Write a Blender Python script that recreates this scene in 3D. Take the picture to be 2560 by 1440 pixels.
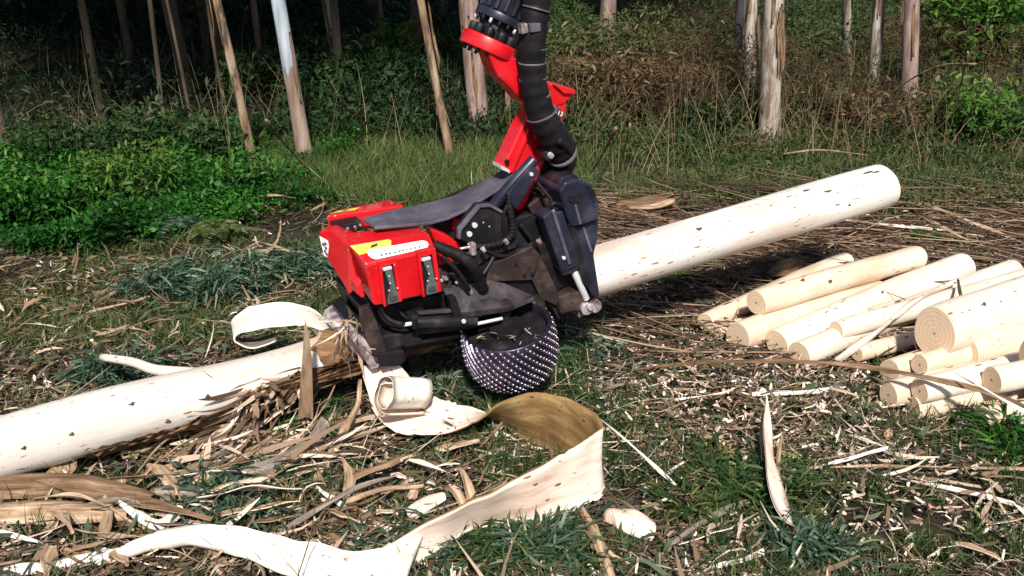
import bpy, bmesh, math, random
import numpy as np
from mathutils import Vector, Matrix

# ---------------------------------------------------------------- camera, light
scene = bpy.context.scene
for o in list(bpy.data.objects): bpy.data.objects.remove(o)
CAM = np.array([0.0, 0.0, 2.6]); PITCH = math.radians(22); F = 2500.0
cd = bpy.data.cameras.new("camera"); cam = bpy.data.objects.new("camera", cd)
scene.collection.objects.link(cam); scene.camera = cam
cam.location = CAM; cam.rotation_euler = (math.radians(90)-PITCH, 0, 0)
cd.sensor_width = 36; cd.lens = 36*F/2560; cd.clip_start = .05; cd.clip_end = 500
SUN_EL, SUN_AZ = math.radians(46), (0.06, -0.998)
w = bpy.data.worlds.new("World"); scene.world = w; w.use_nodes = True
nt = w.node_tree; nt.nodes.clear()
sky = nt.nodes.new('ShaderNodeTexSky'); sky.sky_type = 'NISHITA'; sky.sun_disc = False
sky.sun_elevation = SUN_EL; sky.sun_rotation = math.atan2(SUN_AZ[0], SUN_AZ[1])
bgn = nt.nodes.new('ShaderNodeBackground'); bgn.inputs[1].default_value = 0.08
wo = nt.nodes.new('ShaderNodeOutputWorld')
nt.links.new(sky.outputs[0], bgn.inputs[0]); nt.links.new(bgn.outputs[0], wo.inputs[0])
sl = bpy.data.lights.new("sun", 'SUN'); sl.energy = 5.0; sl.angle = math.radians(4); sl.color = (1, .95, .87)
so = bpy.data.objects.new("sun", sl); scene.collection.objects.link(so)
sd = Vector((SUN_AZ[0]*math.cos(SUN_EL), SUN_AZ[1]*math.cos(SUN_EL), math.sin(SUN_EL)))
so.rotation_euler = sd.to_track_quat('Z', 'Y').to_euler(); so.location = (0, 0, 30)
scene.view_settings.view_transform = 'Standard'; scene.view_settings.look = 'None'
scene.view_settings.exposure = 0.5; scene.view_settings.gamma = 1.0

rng = np.random.default_rng(11); random.seed(5)
C = scene.collection
RT = np.array([1., 0, 0]); FW = np.array([0, math.cos(PITCH), -math.sin(PITCH)]); UP = np.array([0, math.sin(PITCH), math.cos(PITCH)])
def ray(px, py): return FW + (px-1280)/F*RT + (720-py)/F*UP
def G(px, py, z=0.0):                      # point of the pixel's ray at height z
    r = ray(px, py); return CAM + r*((z-CAM[2])/r[2])
def D(px, py, d): return CAM + ray(px, py)*d
def Y(px, py, y):                          # point at distance y
    r = ray(px, py); return CAM + r*(y/r[1])

# ---------------------------------------------------------------- helpers
def V(p): return Vector((float(p[0]), float(p[1]), float(p[2])))
def tag(o, label=None, cat=None, group=None, kind=None):
    if label: o['label'] = label
    if cat: o['category'] = cat
    if group: o['group'] = group
    if kind: o['kind'] = kind
    return o
def empty(name, loc, label, cat, group=None):
    o = bpy.data.objects.new(name, None); C.objects.link(o); o.location = V(loc); o.empty_display_size = .1
    return tag(o, label, cat, group)
def link(name, me, mats, parent=None, smooth=True):
    for m in (mats if isinstance(mats, (list, tuple)) else [mats]): me.materials.append(m)
    if smooth: me.polygons.foreach_set('use_smooth', [True]*len(me.polygons))
    o = bpy.data.objects.new(name, me); C.objects.link(o)
    if parent is not None:
        o.parent = parent
        o.matrix_parent_inverse = Matrix.Translation(-parent_loc(parent))
    return o
def parent_loc(p):
    l = Vector(p.location)
    while p.parent is not None:
        p = p.parent
    return l if p.parent is None else l
def mesh(name, vs, fs):
    me = bpy.data.meshes.new(name); me.from_pydata([tuple(map(float, v)) for v in vs], [], fs); me.update(); return me
def fast_mesh(name, verts, faces, rnd=None):
    verts = np.asarray(verts, dtype=np.float32).reshape(-1, 3); faces = np.asarray(faces, dtype=np.int32)
    k = faces.shape[1]; n = len(faces)
    me = bpy.data.meshes.new(name); me.vertices.add(len(verts)); me.vertices.foreach_set('co', verts.ravel())
    me.loops.add(n*k); me.loops.foreach_set('vertex_index', faces.ravel())
    me.polygons.add(n); me.polygons.foreach_set('loop_start', np.arange(0, n*k, k, dtype=np.int32))
    me.update(calc_edges=True)
    if rnd is not None:
        a = me.attributes.new('rnd', 'FLOAT', 'POINT'); a.data.foreach_set('value', np.asarray(rnd, dtype=np.float32).ravel())
    return me

def strands(base, L, W, yaw, dyaw, pit, dpit, roll, droll, nseg=3, prof=None, tri=False):
    """N little ribbons (or 3-sided sticks) grown along bending spines"""
    N = len(base); base = np.asarray(base, float)
    f = lambda a: np.broadcast_to(np.asarray(a, float), (N,))
    L, W, yaw, dyaw, pit, dpit, roll, droll = map(f, (L, W, yaw, dyaw, pit, dpit, roll, droll))
    prof = prof or [1, .9, .6, 0.05]
    c = base.copy(); rows = []
    for i in range(nseg+1):
        t = i/nseg
        y = yaw+dyaw*t; p = pit+dpit*t; r = roll+droll*t
        d = np.stack([np.cos(p)*np.cos(y), np.cos(p)*np.sin(y), np.sin(p)], 1)
        s0 = np.stack([-np.sin(y), np.cos(y), 0*y], 1); u0 = np.cross(d, s0)
        w_ = (W*.5*prof[min(i, len(prof)-1)])[:, None]
        if tri:
            for a in (0, 2.094, 4.189):
                rows.append(c + w_*(s0*np.cos(r+a)[:, None]+u0*np.sin(r+a)[:, None]))
        else:
            s = s0*np.cos(r)[:, None]+u0*np.sin(r)[:, None]
            rows += [c-s*w_, c+s*w_]
        c = c + d*(L/nseg)[:, None]
    v = np.stack(rows, 1); k = v.shape[1]
    q = []
    for i in range(nseg):
        if tri:
            for a in range(3):
                b = (a+1) % 3; q.append([3*i+a, 3*i+b, 3*i+3+b, 3*i+3+a])
        else: q.append([2*i, 2*i+1, 2*i+3, 2*i+2])
    fa = (np.arange(N)[:, None, None]*k+np.array(q)[None]).reshape(-1, 4)
    return v, fa, k
def add_strands(name, base, mat, label=None, cat=None, parent=None, rnd=None, kind='stuff', **kw):
    v, fa, k = strands(base, **kw)
    if rnd is None: rnd = rng.random(len(base))
    me = fast_mesh(name, v, fa, np.repeat(rnd, k))
    o = link(name, me, mat, parent)
    tag(o, label, cat, None, kind)
    return o
def vnoise(x, y, s=1.0, seed=0):
    """smooth value noise on arrays"""
    x = np.asarray(x)*s+seed*17.3; y = np.asarray(y)*s-seed*9.1
    xi = np.floor(x).astype(int); yi = np.floor(y).astype(int); fx = x-xi; fy = y-yi
    fx = fx*fx*(3-2*fx); fy = fy*fy*(3-2*fy)
    def h(a, b):
        q = np.sin(a*127.1+b*311.7+seed*74.7)*43758.5453; return q-np.floor(q)
    return (h(xi, yi)*(1-fx)+h(xi+1, yi)*fx)*(1-fy)+(h(xi, yi+1)*(1-fx)+h(xi+1, yi+1)*fx)*fy
def ground_z(x, y):
    return .035*(vnoise(x, y, .9, 1)-.5)+.02*(vnoise(x, y, 3.1, 2)-.5)

# ---------------------------------------------------------------- materials
def new_mat(name):
    m = bpy.data.materials.new(name); m.use_nodes = True; nt = m.node_tree
    b = nt.nodes['Principled BSDF']; return m, nt, b
def ramp(nt, stops):
    r = nt.nodes.new('ShaderNodeValToRGB'); e = r.color_ramp.elements
    while len(e) < len(stops): e.new(.5)
    for i, (p, c) in enumerate(stops):
        e[i].position = p; e[i].color = (c[0], c[1], c[2], 1)
    return r
def strand_mat(name, stops, rough=.75, trans=0.0, spec=.3):
    m, nt, b = new_mat(name)
    a = nt.nodes.new('ShaderNodeAttribute'); a.attribute_name = 'rnd'
    r = ramp(nt, stops); nt.links.new(a.outputs['Fac'], r.inputs[0])
    b.inputs['Roughness'].default_value = rough; b.inputs['Specular IOR Level'].default_value = spec
    nt.links.new(r.outputs[0], b.inputs['Base Color'])
    if trans > 0:
        t = nt.nodes.new('ShaderNodeBsdfTranslucent'); mx = nt.nodes.new('ShaderNodeMixShader'); mx.inputs[0].default_value = trans
        nt.links.new(r.outputs[0], t.inputs[0]); nt.links.new(b.outputs[0], mx.inputs[1]); nt.links.new(t.outputs[0], mx.inputs[2])
        nt.links.new(mx.outputs[0], nt.nodes['Material Output'].inputs[0])
    return m
def noise_mat(name, stops, scale=(4, 4, 4), detail=6, rough=.7, metal=0, spec=.4, bump=0.0, coat=0, coord='Object', rrange=None, nscale=1.0, specks=None, distort=0, stain=None):
    m, nt, b = new_mat(name)
    tc = nt.nodes.new('ShaderNodeTexCoord'); mp = nt.nodes.new('ShaderNodeMapping'); mp.inputs['Scale'].default_value = scale
    n = nt.nodes.new('ShaderNodeTexNoise'); n.inputs['Scale'].default_value = nscale; n.inputs['Detail'].default_value = detail
    n.inputs['Roughness'].default_value = .62; n.inputs['Distortion'].default_value = distort
    if coord == 'strip':
        at = nt.nodes.new('ShaderNodeAttribute'); at.attribute_name = 'strip'; src = at.outputs['Vector']
    else: src = tc.outputs[coord]
    nt.links.new(src, mp.inputs[0]); nt.links.new(mp.outputs[0], n.inputs[0])
    r = ramp(nt, stops); nt.links.new(n.outputs[0], r.inputs[0]); col = r.outputs[0]
    if specks:                                  # (mapping scale, threshold, colour)
        for sc, th, c in specks:
            m2 = nt.nodes.new('ShaderNodeMapping'); m2.inputs['Scale'].default_value = sc
            nt.links.new(src, m2.inputs[0])
            vo = nt.nodes.new('ShaderNodeTexVoronoi'); vo.inputs['Scale'].default_value = 1; nt.links.new(m2.outputs[0], vo.inputs[0])
            lt = nt.nodes.new('ShaderNodeMath'); lt.operation = 'LESS_THAN'; lt.inputs[1].default_value = th
            n3 = nt.nodes.new('ShaderNodeTexNoise'); n3.inputs['Scale'].default_value = 2.0; nt.links.new(m2.outputs[0], n3.inputs[0])
            ad = nt.nodes.new('ShaderNodeMath'); ad.operation = 'MULTIPLY_ADD'; ad.inputs[1].default_value = .6
            nt.links.new(n3.outputs[0], ad.inputs[0]); nt.links.new(vo.outputs['Distance'], ad.inputs[2])
            n6 = nt.nodes.new('ShaderNodeTexNoise'); n6.inputs['Scale'].default_value = .22; n6.inputs['Detail'].default_value = 3; nt.links.new(m2.outputs[0], n6.inputs[0])
            a2 = nt.nodes.new('ShaderNodeMath'); a2.operation = 'MULTIPLY_ADD'; a2.inputs[1].default_value = .7; nt.links.new(n6.outputs[0], a2.inputs[0]); nt.links.new(ad.outputs[0], a2.inputs[2])
            a3 = nt.nodes.new('ShaderNodeMath'); a3.operation = 'SUBTRACT'; a3.inputs[1].default_value = .32; nt.links.new(a2.outputs[0], a3.inputs[0])
            nt.links.new(a3.outputs[0], lt.inputs[0])
            mx = nt.nodes.new('ShaderNodeMix'); mx.data_type = 'RGBA'; nt.links.new(lt.outputs[0], mx.inputs[0])
            nt.links.new(col, mx.inputs[6]); mx.inputs[7].default_value = (*c, 1); col = mx.outputs[2]
    if stain:
        sc, lo, hi, c = stain
        m4 = nt.nodes.new('ShaderNodeMapping'); m4.inputs['Scale'].default_value = sc; nt.links.new(src, m4.inputs[0])
        n4 = nt.nodes.new('ShaderNodeTexNoise'); n4.inputs['Scale'].default_value = 1; n4.inputs['Detail'].default_value = 9; n4.inputs['Roughness'].default_value = .7; nt.links.new(m4.outputs[0], n4.inputs[0])
        m5 = nt.nodes.new('ShaderNodeMapRange'); m5.inputs[1].default_value = lo; m5.inputs[2].default_value = hi; nt.links.new(n4.outputs[0], m5.inputs[0])
        mx = nt.nodes.new('ShaderNodeMix'); mx.data_type = 'RGBA'; nt.links.new(m5.outputs[0], mx.inputs[0]); nt.links.new(col, mx.inputs[6]); mx.inputs[7].default_value = (*c, 1); col = mx.outputs[2]
    nt.links.new(col, b.inputs['Base Color'])
    b.inputs['Roughness'].default_value = rough; b.inputs['Metallic'].default_value = metal; b.inputs['Specular IOR Level'].default_value = spec
    b.inputs['Coat Weight'].default_value = coat
    if rrange:
        mr = nt.nodes.new('ShaderNodeMapRange'); mr.inputs[3].default_value = rrange[0]; mr.inputs[4].default_value = rrange[1]
        mr.inputs[1].default_value = .3; mr.inputs[2].default_value = .7
        nt.links.new(n.outputs[0], mr.inputs[0]); nt.links.new(mr.outputs[0], b.inputs['Roughness'])
    if bump:
        bp = nt.nodes.new('ShaderNodeBump'); bp.inputs['Strength'].default_value = bump; bp.inputs['Distance'].default_value = .02
        nt.links.new(n.outputs[0], bp.inputs['Height']); nt.links.new(bp.outputs[0], b.inputs['Normal'])
    return m

M = {}
M['ground'] = noise_mat('ground_soil', [(.3, (.008, .007, .005)), (.5, (.022, .018, .011)), (.7, (.05, .038, .026))], (3, 3, 3), 10, .95, spec=.1, bump=.6)
M['wood'] = noise_mat('peeled_wood', [(.25, (.38, .28, .20)), (.42, (.60, .51, .41)), (.7, (.74, .67, .57))], (.8, 5, 5), 7, .55, spec=.3, bump=.12,
    specks=[((9, 34, 34), .43, (.22, .13, .07)), ((5.0, 19, 19), .375, (.06, .04, .03))], stain=((1.5, 5, 5), .52, .78, (.56, .40, .28)))
M['wood_cool'] = noise_mat('peeled_trunk_wood', [(.25, (.34, .29, .25)), (.42, (.58, .54, .49)), (.6, (.68, .65, .61)), (.7, (.74, .72, .69))], (.8, 6, 6), 8, .5, spec=.35, bump=.15,
    specks=[((9, 34, 34), .43, (.22, .15, .10)), ((4.0, 17, 17), .375, (.06, .045, .035)), ((16, 60, 60), .40, (.30, .22, .16))], stain=((.9, 4, 4), .46, .78, (.48, .31, .22)))
M['wood_pink'] = noise_mat('peeled_wood_warm', [(.25, (.36, .24, .16)), (.42, (.60, .46, .34)), (.7, (.74, .61, .48))], (.9, 6, 6), 7, .55, spec=.3, bump=.15,
    specks=[((7, 26, 26), .43, (.26, .15, .08)), ((3, 12, 12), .38, (.08, .05, .03))], stain=((1.5, 5, 5), .5, .75, (.50, .33, .21)))
M['bark'] = noise_mat('brown_bark', [(.25, (.03, .017, .01)), (.5, (.13, .07, .035)), (.64, (.25, .145, .075)), (.8, (.46, .34, .22))], (2.5, 22, 22), 9, .8, bump=.6, spec=.2)
M['bark_inner'] = noise_mat('bark_inner_face', [(.25, (.50, .33, .25)), (.5, (.72, .56, .46)), (.75, (.82, .72, .63))], (4, 22, 4), 6, .5, bump=.12, spec=.35,
    specks=[((9, 26, 9), .39, (.2, .1, .06))], coord='strip')
M['bark_white'] = noise_mat('pale_bark_face', [(.25, (.48, .42, .34)), (.5, (.74, .68, .59)), (.75, (.84, .79, .70))], (4, 22, 4), 6, .5, bump=.1, spec=.35,
    specks=[((9, 26, 9), .385, (.2, .12, .07))], coord='strip')
M['bark_outer'] = noise_mat('bark_outer_face', [(.25, (.035, .02, .012)), (.45, (.13, .075, .04)), (.6, (.24, .15, .09)), (.78, (.44, .32, .2))], (5, 50, 5), 8, .7, bump=.4, spec=.2, coord='strip')
M['loop_inner'] = noise_mat('loop_inner_face', [(.25, (.10, .052, .02)), (.5, (.24, .14, .055)), (.75, (.40, .29, .13))], (5, 18, 5), 8, .6, bump=.3, spec=.3, specks=[((12, 30, 12), .4, (.06, .03, .015))], coord='strip')
M['bark_grey'] = noise_mat('grey_bark_face', [(.25, (.06, .045, .035)), (.5, (.20, .16, .13)), (.75, (.40, .33, .26))], (5, 45, 5), 8, .8, bump=.4, spec=.2, coord='strip')
M['bark_tan'] = noise_mat('tan_bark_face', [(.25, (.08, .045, .026)), (.45, (.28, .18, .11)), (.6, (.46, .33, .22)), (.78, (.70, .57, .42))], (6, 60, 6), 8, .7, bump=.3, spec=.2, coord='strip')

def cut_mat():
    m, nt, b = new_mat('sawn_end')
    tc = nt.nodes.new('ShaderNodeTexCoord'); sp = nt.nodes.new('ShaderNodeSeparateXYZ'); nt.links.new(tc.outputs['Object'], sp.inputs[0])
    cb = nt.nodes.new('ShaderNodeCombineXYZ'); nt.links.new(sp.outputs[1], cb.inputs[0]); nt.links.new(sp.outputs[2], cb.inputs[1])
    wv = nt.nodes.new('ShaderNodeTexWave'); wv.wave_type = 'RINGS'; wv.rings_direction = 'Z'
    wv.inputs['Scale'].default_value = 13; wv.inputs['Distortion'].default_value = 1.0; wv.inputs['Detail'].default_value = 3; wv.inputs['Detail Scale'].default_value = 1.5
    nt.links.new(cb.outputs[0], wv.inputs[0])
    r = ramp(nt, [(0, (.66, .48, .32)), (.5, (.70, .52, .35)), (1, (.73, .56, .39))]); nt.links.new(wv.outputs[0], r.inputs[0])
    ln = nt.nodes.new('ShaderNodeVectorMath'); ln.operation = 'LENGTH'; nt.links.new(cb.outputs[0], ln.inputs[0])
    r2 = ramp(nt, [(0, (.4, .25, .15)), (.006, (.6, .4, .3)), (.012, (1, 1, 1))]); nt.links.new(ln.outputs['Value'], r2.inputs[0])
    mx = nt.nodes.new('ShaderNodeMix'); mx.data_type = 'RGBA'; mx.blend_type = 'MULTIPLY'; mx.inputs[0].default_value = 1
    nt.links.new(r.outputs[0], mx.inputs[6]); nt.links.new(r2.outputs[0], mx.inputs[7])
    nt.links.new(mx.outputs[2], b.inputs['Base Color']); b.inputs['Roughness'].default_value = .8; return m
M['cut'] = cut_mat()
M['trunk_tan'] = noise_mat('trunk_tan', [(.3, (.05, .03, .018)), (.45, (.20, .12, .065)), (.55, (.27, .19, .12)), (.7, (.36, .30, .22))], (14, 14, 3), 8, .85, bump=.5, stain=((9, 9, 2.2), .5, .6, (.06, .04, .028)))
M['trunk_pale'] = noise_mat('trunk_pale', [(.3, (.07, .05, .04)), (.42, (.22, .17, .13)), (.52, (.36, .31, .26)), (.7, (.46, .42, .37))], (14, 14, 2.6), 8, .8, bump=.6, stain=((11, 11, 2), .52, .6, (.15, .10, .075)))
M['trunk_pink'] = noise_mat('trunk_pink', [(.3, (.08, .05, .04)), (.5, (.25, .17, .145)), (.7, (.35, .27, .23))], (12, 12, 2.2), 7, .8, bump=.5, stain=((9, 9, 1.6), .54, .62, (.12, .085, .07)))
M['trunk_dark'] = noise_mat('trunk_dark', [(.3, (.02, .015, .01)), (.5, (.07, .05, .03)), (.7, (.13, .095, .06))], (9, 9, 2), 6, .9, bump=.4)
# trunk grey blue above, brown rough below
def two_tone():
    m, nt, b = new_mat('trunk_two_tone')
    tc = nt.nodes.new('ShaderNodeTexCoord'); sp = nt.nodes.new('ShaderNodeSeparateXYZ'); nt.links.new(tc.outputs['Object'], sp.inputs[0])
    mp = nt.nodes.new('ShaderNodeMapping'); mp.inputs['Scale'].default_value = (10, 10, 1.6); nt.links.new(tc.outputs['Object'], mp.inputs[0])
    n = nt.nodes.new('ShaderNodeTexNoise'); n.inputs['Scale'].default_value = 1; n.inputs['Detail'].default_value = 8; nt.links.new(mp.outputs[0], n.inputs[0])
    ra = ramp(nt, [(.3, (.10, .065, .05)), (.5, (.24, .165, .13)), (.7, (.34, .26, .21))]); rb = ramp(nt, [(.3, (.16, .18, .21)), (.5, (.30, .34, .38)), (.7, (.42, .46, .50))])
    nt.links.new(n.outputs[0], ra.inputs[0]); nt.links.new(n.outputs[0], rb.inputs[0])
    ad = nt.nodes.new('ShaderNodeMath'); ad.operation = 'MULTIPLY_ADD'; ad.inputs[1].default_value = .9; nt.links.new(n.outputs[0], ad.inputs[0]); nt.links.new(sp.outputs[2], ad.inputs[2])
    gt = nt.nodes.new('ShaderNodeMapRange'); gt.inputs[1].default_value = 1.27; gt.inputs[2].default_value = 1.33; nt.links.new(ad.outputs[0], gt.inputs[0])
    mx = nt.nodes.new('ShaderNodeMix'); mx.data_type = 'RGBA'; nt.links.new(gt.outputs[0], mx.inputs[0]); nt.links.new(ra.outputs[0], mx.inputs[6]); nt.links.new(rb.outputs[0], mx.inputs[7])
    nt.links.new(mx.outputs[2], b.inputs['Base Color']); b.inputs['Roughness'].default_value = .8
    bp = nt.nodes.new('ShaderNodeBump'); bp.inputs['Strength'].default_value = .4; bp.inputs['Distance'].default_value = .02
    nt.links.new(n.outputs[0], bp.inputs['Height']); nt.links.new(bp.outputs[0], b.inputs['Normal']); return m
M['trunk_two'] = two_tone()

M['grass'] = strand_mat('green_grass', [(0, (.008, .03, .008)), (.4, (.022, .065, .014)), (.75, (.06, .10, .02)), (1, (.2, .19, .06))], .55, .3)
M['grass_olive'] = strand_mat('olive_grass', [(0, (.025, .05, .012)), (.5, (.075, .125, .03)), (.8, (.14, .165, .05)), (1, (.30, .25, .13))], .7, .3)
M['weed'] = strand_mat('weed_leaves', [(0, (.004, .02, .003)), (.45, (.014, .075, .008)), (.8, (.035, .15, .014)), (1, (.10, .20, .035))], .5, .35)
M['gum'] = strand_mat('gum_leaves', [(0, (.01, .028, .014)), (.5, (.035, .075, .045)), (.85, (.08, .13, .08)), (1, (.2, .24, .14))], .5, .15)
M['brush'] = strand_mat('brush_leaves', [(0, (.012, .028, .007)), (.4, (.035, .062, .016)), (.7, (.075, .095, .03)), (.86, (.11, .075, .03)), (1, (.19, .14, .07))], .7, .25)
M['brush_brown'] = strand_mat('bracken_brown', [(0, (.02, .014, .008)), (.4, (.06, .036, .017)), (.75, (.115, .07, .035)), (1, (.20, .14, .075))], .8, .25)
M['brush_green'] = strand_mat('bush_green', [(0, (.012, .045, .006)), (.5, (.035, .1, .012)), (.85, (.08, .17, .02)), (1, (.14, .2, .04))], .6, .3)
M['painted_shade_green'] = strand_mat('painted_shade_green_leaves', [(0, (.003, .012, .002)), (.5, (.012, .034, .006)), (.85, (.03, .065, .012)), (1, (.09, .085, .04))], .7, .2)  # darker copy of the bush green, with shade put into its colour
M['forest'] = strand_mat('painted_shade_leaves', [(0, (.003, .009, .003)), (.6, (.010, .026, .008)), (.9, (.034, .065, .024)), (1, (.09, .13, .06))], .6, .2)  # near-black leaf tones stand in for the shade of the forest
M['twig'] = strand_mat('litter_sticks', [(0, (.03, .02, .014)), (.35, (.09, .06, .042)), (.6, (.22, .155, .11)), (.8, (.44, .34, .26)), (1, (.68, .58, .47))], .8)
M['twig_brown'] = strand_mat('brown_sticks', [(0, (.03, .018, .012)), (.4, (.09, .05, .03)), (.75, (.18, .11, .07)), (1, (.36, .25, .16))], .85)
M['shred'] = strand_mat('bark_shreds', [(0, (.06, .035, .02)), (.4, (.22, .14, .09)), (.7, (.5, .37, .27)), (1, (.76, .64, .52))], .7, .1)
M['chip'] = strand_mat('wood_chips', [(0, (.36, .23, .17)), (.5, (.64, .49, .39)), (1, (.82, .73, .63))], .7, .1)
M['stem'] = strand_mat('dry_stems', [(0, (.07, .05, .025)), (.5, (.18, .13, .07)), (1, (.36, .28, .16))], .8)

M['red'] = noise_mat('red_paint', [(.3, (.40, .004, .006)), (.55, (.60, .005, .012)), (.68, (.54, .015, .02))], (3, 3, 3), 8, .33, spec=.5, coat=.3, rrange=(.28, .55), bump=.04, specks=[((40, 12, 40), .385, (.20, .06, .045)), ((14, 60, 30), .37, (.5, .25, .2))], stain=((7, 7, 7), .58, .85, (.26, .09, .06)))
M['black'] = noise_mat('black_steel', [(.3, (.006, .0055, .008)), (.55, (.016, .014, .018)), (.68, (.05, .038, .036)), (.8, (.12, .09, .08))], (6, 6, 6), 8, .45, metal=.25, spec=.3, bump=.05, rrange=(.35, .65))
M['grey'] = noise_mat('grey_plate', [(.3, (.065, .055, .075)), (.5, (.12, .105, .135)), (.6, (.16, .14, .17)), (.75, (.34, .3, .33))], (5, 5, 5), 9, .5, metal=.3, spec=.5, bump=.08, rrange=(.35, .6))
M['blue'] = noise_mat('blue_grey_steel', [(.3, (.010, .011, .022)), (.55, (.024, .026, .046)), (.68, (.05, .048, .07)), (.8, (.13, .12, .14))], (6, 6, 6), 8, .4, metal=.3, spec=.5, bump=.05, rrange=(.28, .5))
M['rust'] = noise_mat('worn_steel', [(.3, (.018, .012, .012)), (.5, (.045, .029, .027)), (.66, (.11, .075, .066)), (.8, (.4, .3, .27))], (9, 9, 9), 9, .5, metal=.4, spec=.5, bump=.15,
    specks=[((28, 28, 28), .38, (.02, .012, .012))])
M['worn'] = noise_mat('scraped_steel', [(.3, (.07, .055, .06)), (.45, (.28, .22, .23)), (.55, (.62, .54, .55)), (.7, (.78, .7, .7))], (13, 13, 13), 9, .35, metal=.5, spec=.5, bump=.1)
M['chrome'] = noise_mat('chrome', [(.3, (.82, .82, .84)), (.7, (.86, .86, .88))], (2, 2, 2), 1, .3, metal=.45)
M['rubber'] = noise_mat('black_rubber', [(.3, (.005, .0045, .006)), (.6, (.012, .010, .012)), (.8, (.04, .032, .032))], (9, 9, 9), 8, .6, spec=.14, bump=.15)
M['grey_dark'] = noise_mat('dull_plate', [(.3, (.03, .024, .028)), (.5, (.06, .05, .056)), (.7, (.13, .10, .10))], (7, 7, 7), 9, .5, metal=.3, spec=.4, bump=.1)
M['rib'] = noise_mat('rib_steel', [(.3, (.06, .05, .07)), (.55, (.15, .12, .17)), (.75, (.45, .38, .45))], (11, 11, 11), 6, .3, metal=.75)
M['drum'] = noise_mat('purple_steel', [(.3, (.02, .015, .028)), (.6, (.06, .045, .08)), (.8, (.16, .12, .17))], (9, 9, 9), 7, .33, metal=.75, spec=.5)
M['stud'] = noise_mat('polished_studs', [(.3, (.4, .34, .42)), (.7, (.72, .66, .74))], (12, 12, 12), 6, .25, metal=.8)
M['white'] = noise_mat('sticker_white', [(.3, (.74, .72, .70)), (.7, (.82, .81, .80))], (9, 9, 9), 4, .5)
M['yellow'] = noise_mat('sticker_yellow', [(.3, (.72, .45, .04)), (.7, (.8, .6, .12))], (9, 9, 9), 4, .5)
M['ink'] = noise_mat('sticker_ink', [(.3, (.02, .02, .03)), (.7, (.05, .05, .06))], (9, 9, 9), 3, .6)
M['latch'] = noise_mat('latch_metal', [(.3, (.10, .13, .12)), (.7, (.24, .28, .26))], (12, 12, 12), 5, .4, metal=.6)

# ---------------------------------------------------------------- ground
def build_ground():
    xs = np.concatenate([np.linspace(-160, -9, 24), np.linspace(-8.5, 8.5, 150), np.linspace(9, 160, 24)])
    ys = np.concatenate([np.linspace(-60, 1, 14), np.linspace(1.2, 13, 120), np.linspace(14, 240, 50)])
    X, Yg = np.meshgrid(xs, ys); Z = ground_z(X, Yg)
    Z = Z*np.clip(1.4-np.hypot(X, Yg-5)/30, 0, 1)
    v = np.stack([X, Yg, Z], -1).reshape(-1, 3); nx = len(xs); ny = len(ys)
    i = np.arange(nx-1)[None]+np.arange(ny-1)[:, None]*nx; i = i.ravel()
    f = np.stack([i, i+1, i+nx+1, i+nx], 1)
    o = link('ground', fast_mesh('ground', v, f), M['ground']); o['kind'] = 'structure'
build_ground()

# ---------------------------------------------------------------- logs
def frame_from(p0, p1):
    x = (V(p1)-V(p0)).normalized(); z = Vector((0, 0, 1)); y = z.cross(x).normalized(); z = x.cross(y)
    return Matrix(((x.x, y.x, z.x), (x.y, y.y, z.y), (x.z, y.z, z.z)))
def log_mesh(name, L, r0, r1, nl=26, na=28, seed=0, bend=0.0):
    rr = np.random.default_rng(seed); ph = rr.random(6)*6.28; vs = []
    for i in range(nl+1):
        t = i/nl; r = r0+(r1-r0)*t
        for j in range(na):
            a = 2*math.pi*j/na
            k = 1+.045*math.sin(2*a+ph[0]+t*1.5)+.025*math.sin(3*a+ph[1]-t*3)+.022*math.sin(9*t+ph[2]+a)+.014*math.sin(23*t+ph[3]+2*a)
            if i in (0, nl): k *= .985
            vs.append((L*t, r*k*math.cos(a)+bend*math.sin(math.pi*t), r*k*math.sin(a)+.4*bend*math.sin(math.pi*t+.6)-.4*bend*math.sin(.6)))
    fs = [(i*na+j, (i+1)*na+j, (i+1)*na+(j+1) % na, i*na+(j+1) % na) for i in range(nl) for j in range(na)]
    return mesh(name, [(a, b, c) for a, b, c in vs], [tuple(reversed(f)) for f in fs]), vs[:na], vs[-na:]
def disc(name, ring, xoff):
    c = np.mean(ring, 0); vs = [tuple(c)]; na = len(ring)
    for s in (.35, .7, .97, 1.0):
        for j, p in enumerate(ring):
            q = c+(np.array(p)-c)*s
            vs.append((p[0]+(xoff if s < .99 else 0)+.0003*math.sin(j*2.1+s*9), q[1], q[2]))
    vs[0] = (ring[0][0]+xoff, c[1], c[2])
    fs = [(0, 1+j, 1+(j+1) % na) for j in range(na)]
    for k in range(3):
        fs += [(1+k*na+j, 1+(k+1)*na+j, 1+(k+1)*na+(j+1) % na, 1+k*na+(j+1) % na) for j in range(na)]
    if xoff > 0: pass
    else: fs = [tuple(reversed(f)) for f in fs]
    return mesh(name, vs, fs)
def thin(u): return 1-.15*math.exp(-((u+.75)/.5)**2)
def sag(u): return .05*math.exp(-((u+1.05)/.62)**2)
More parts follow.
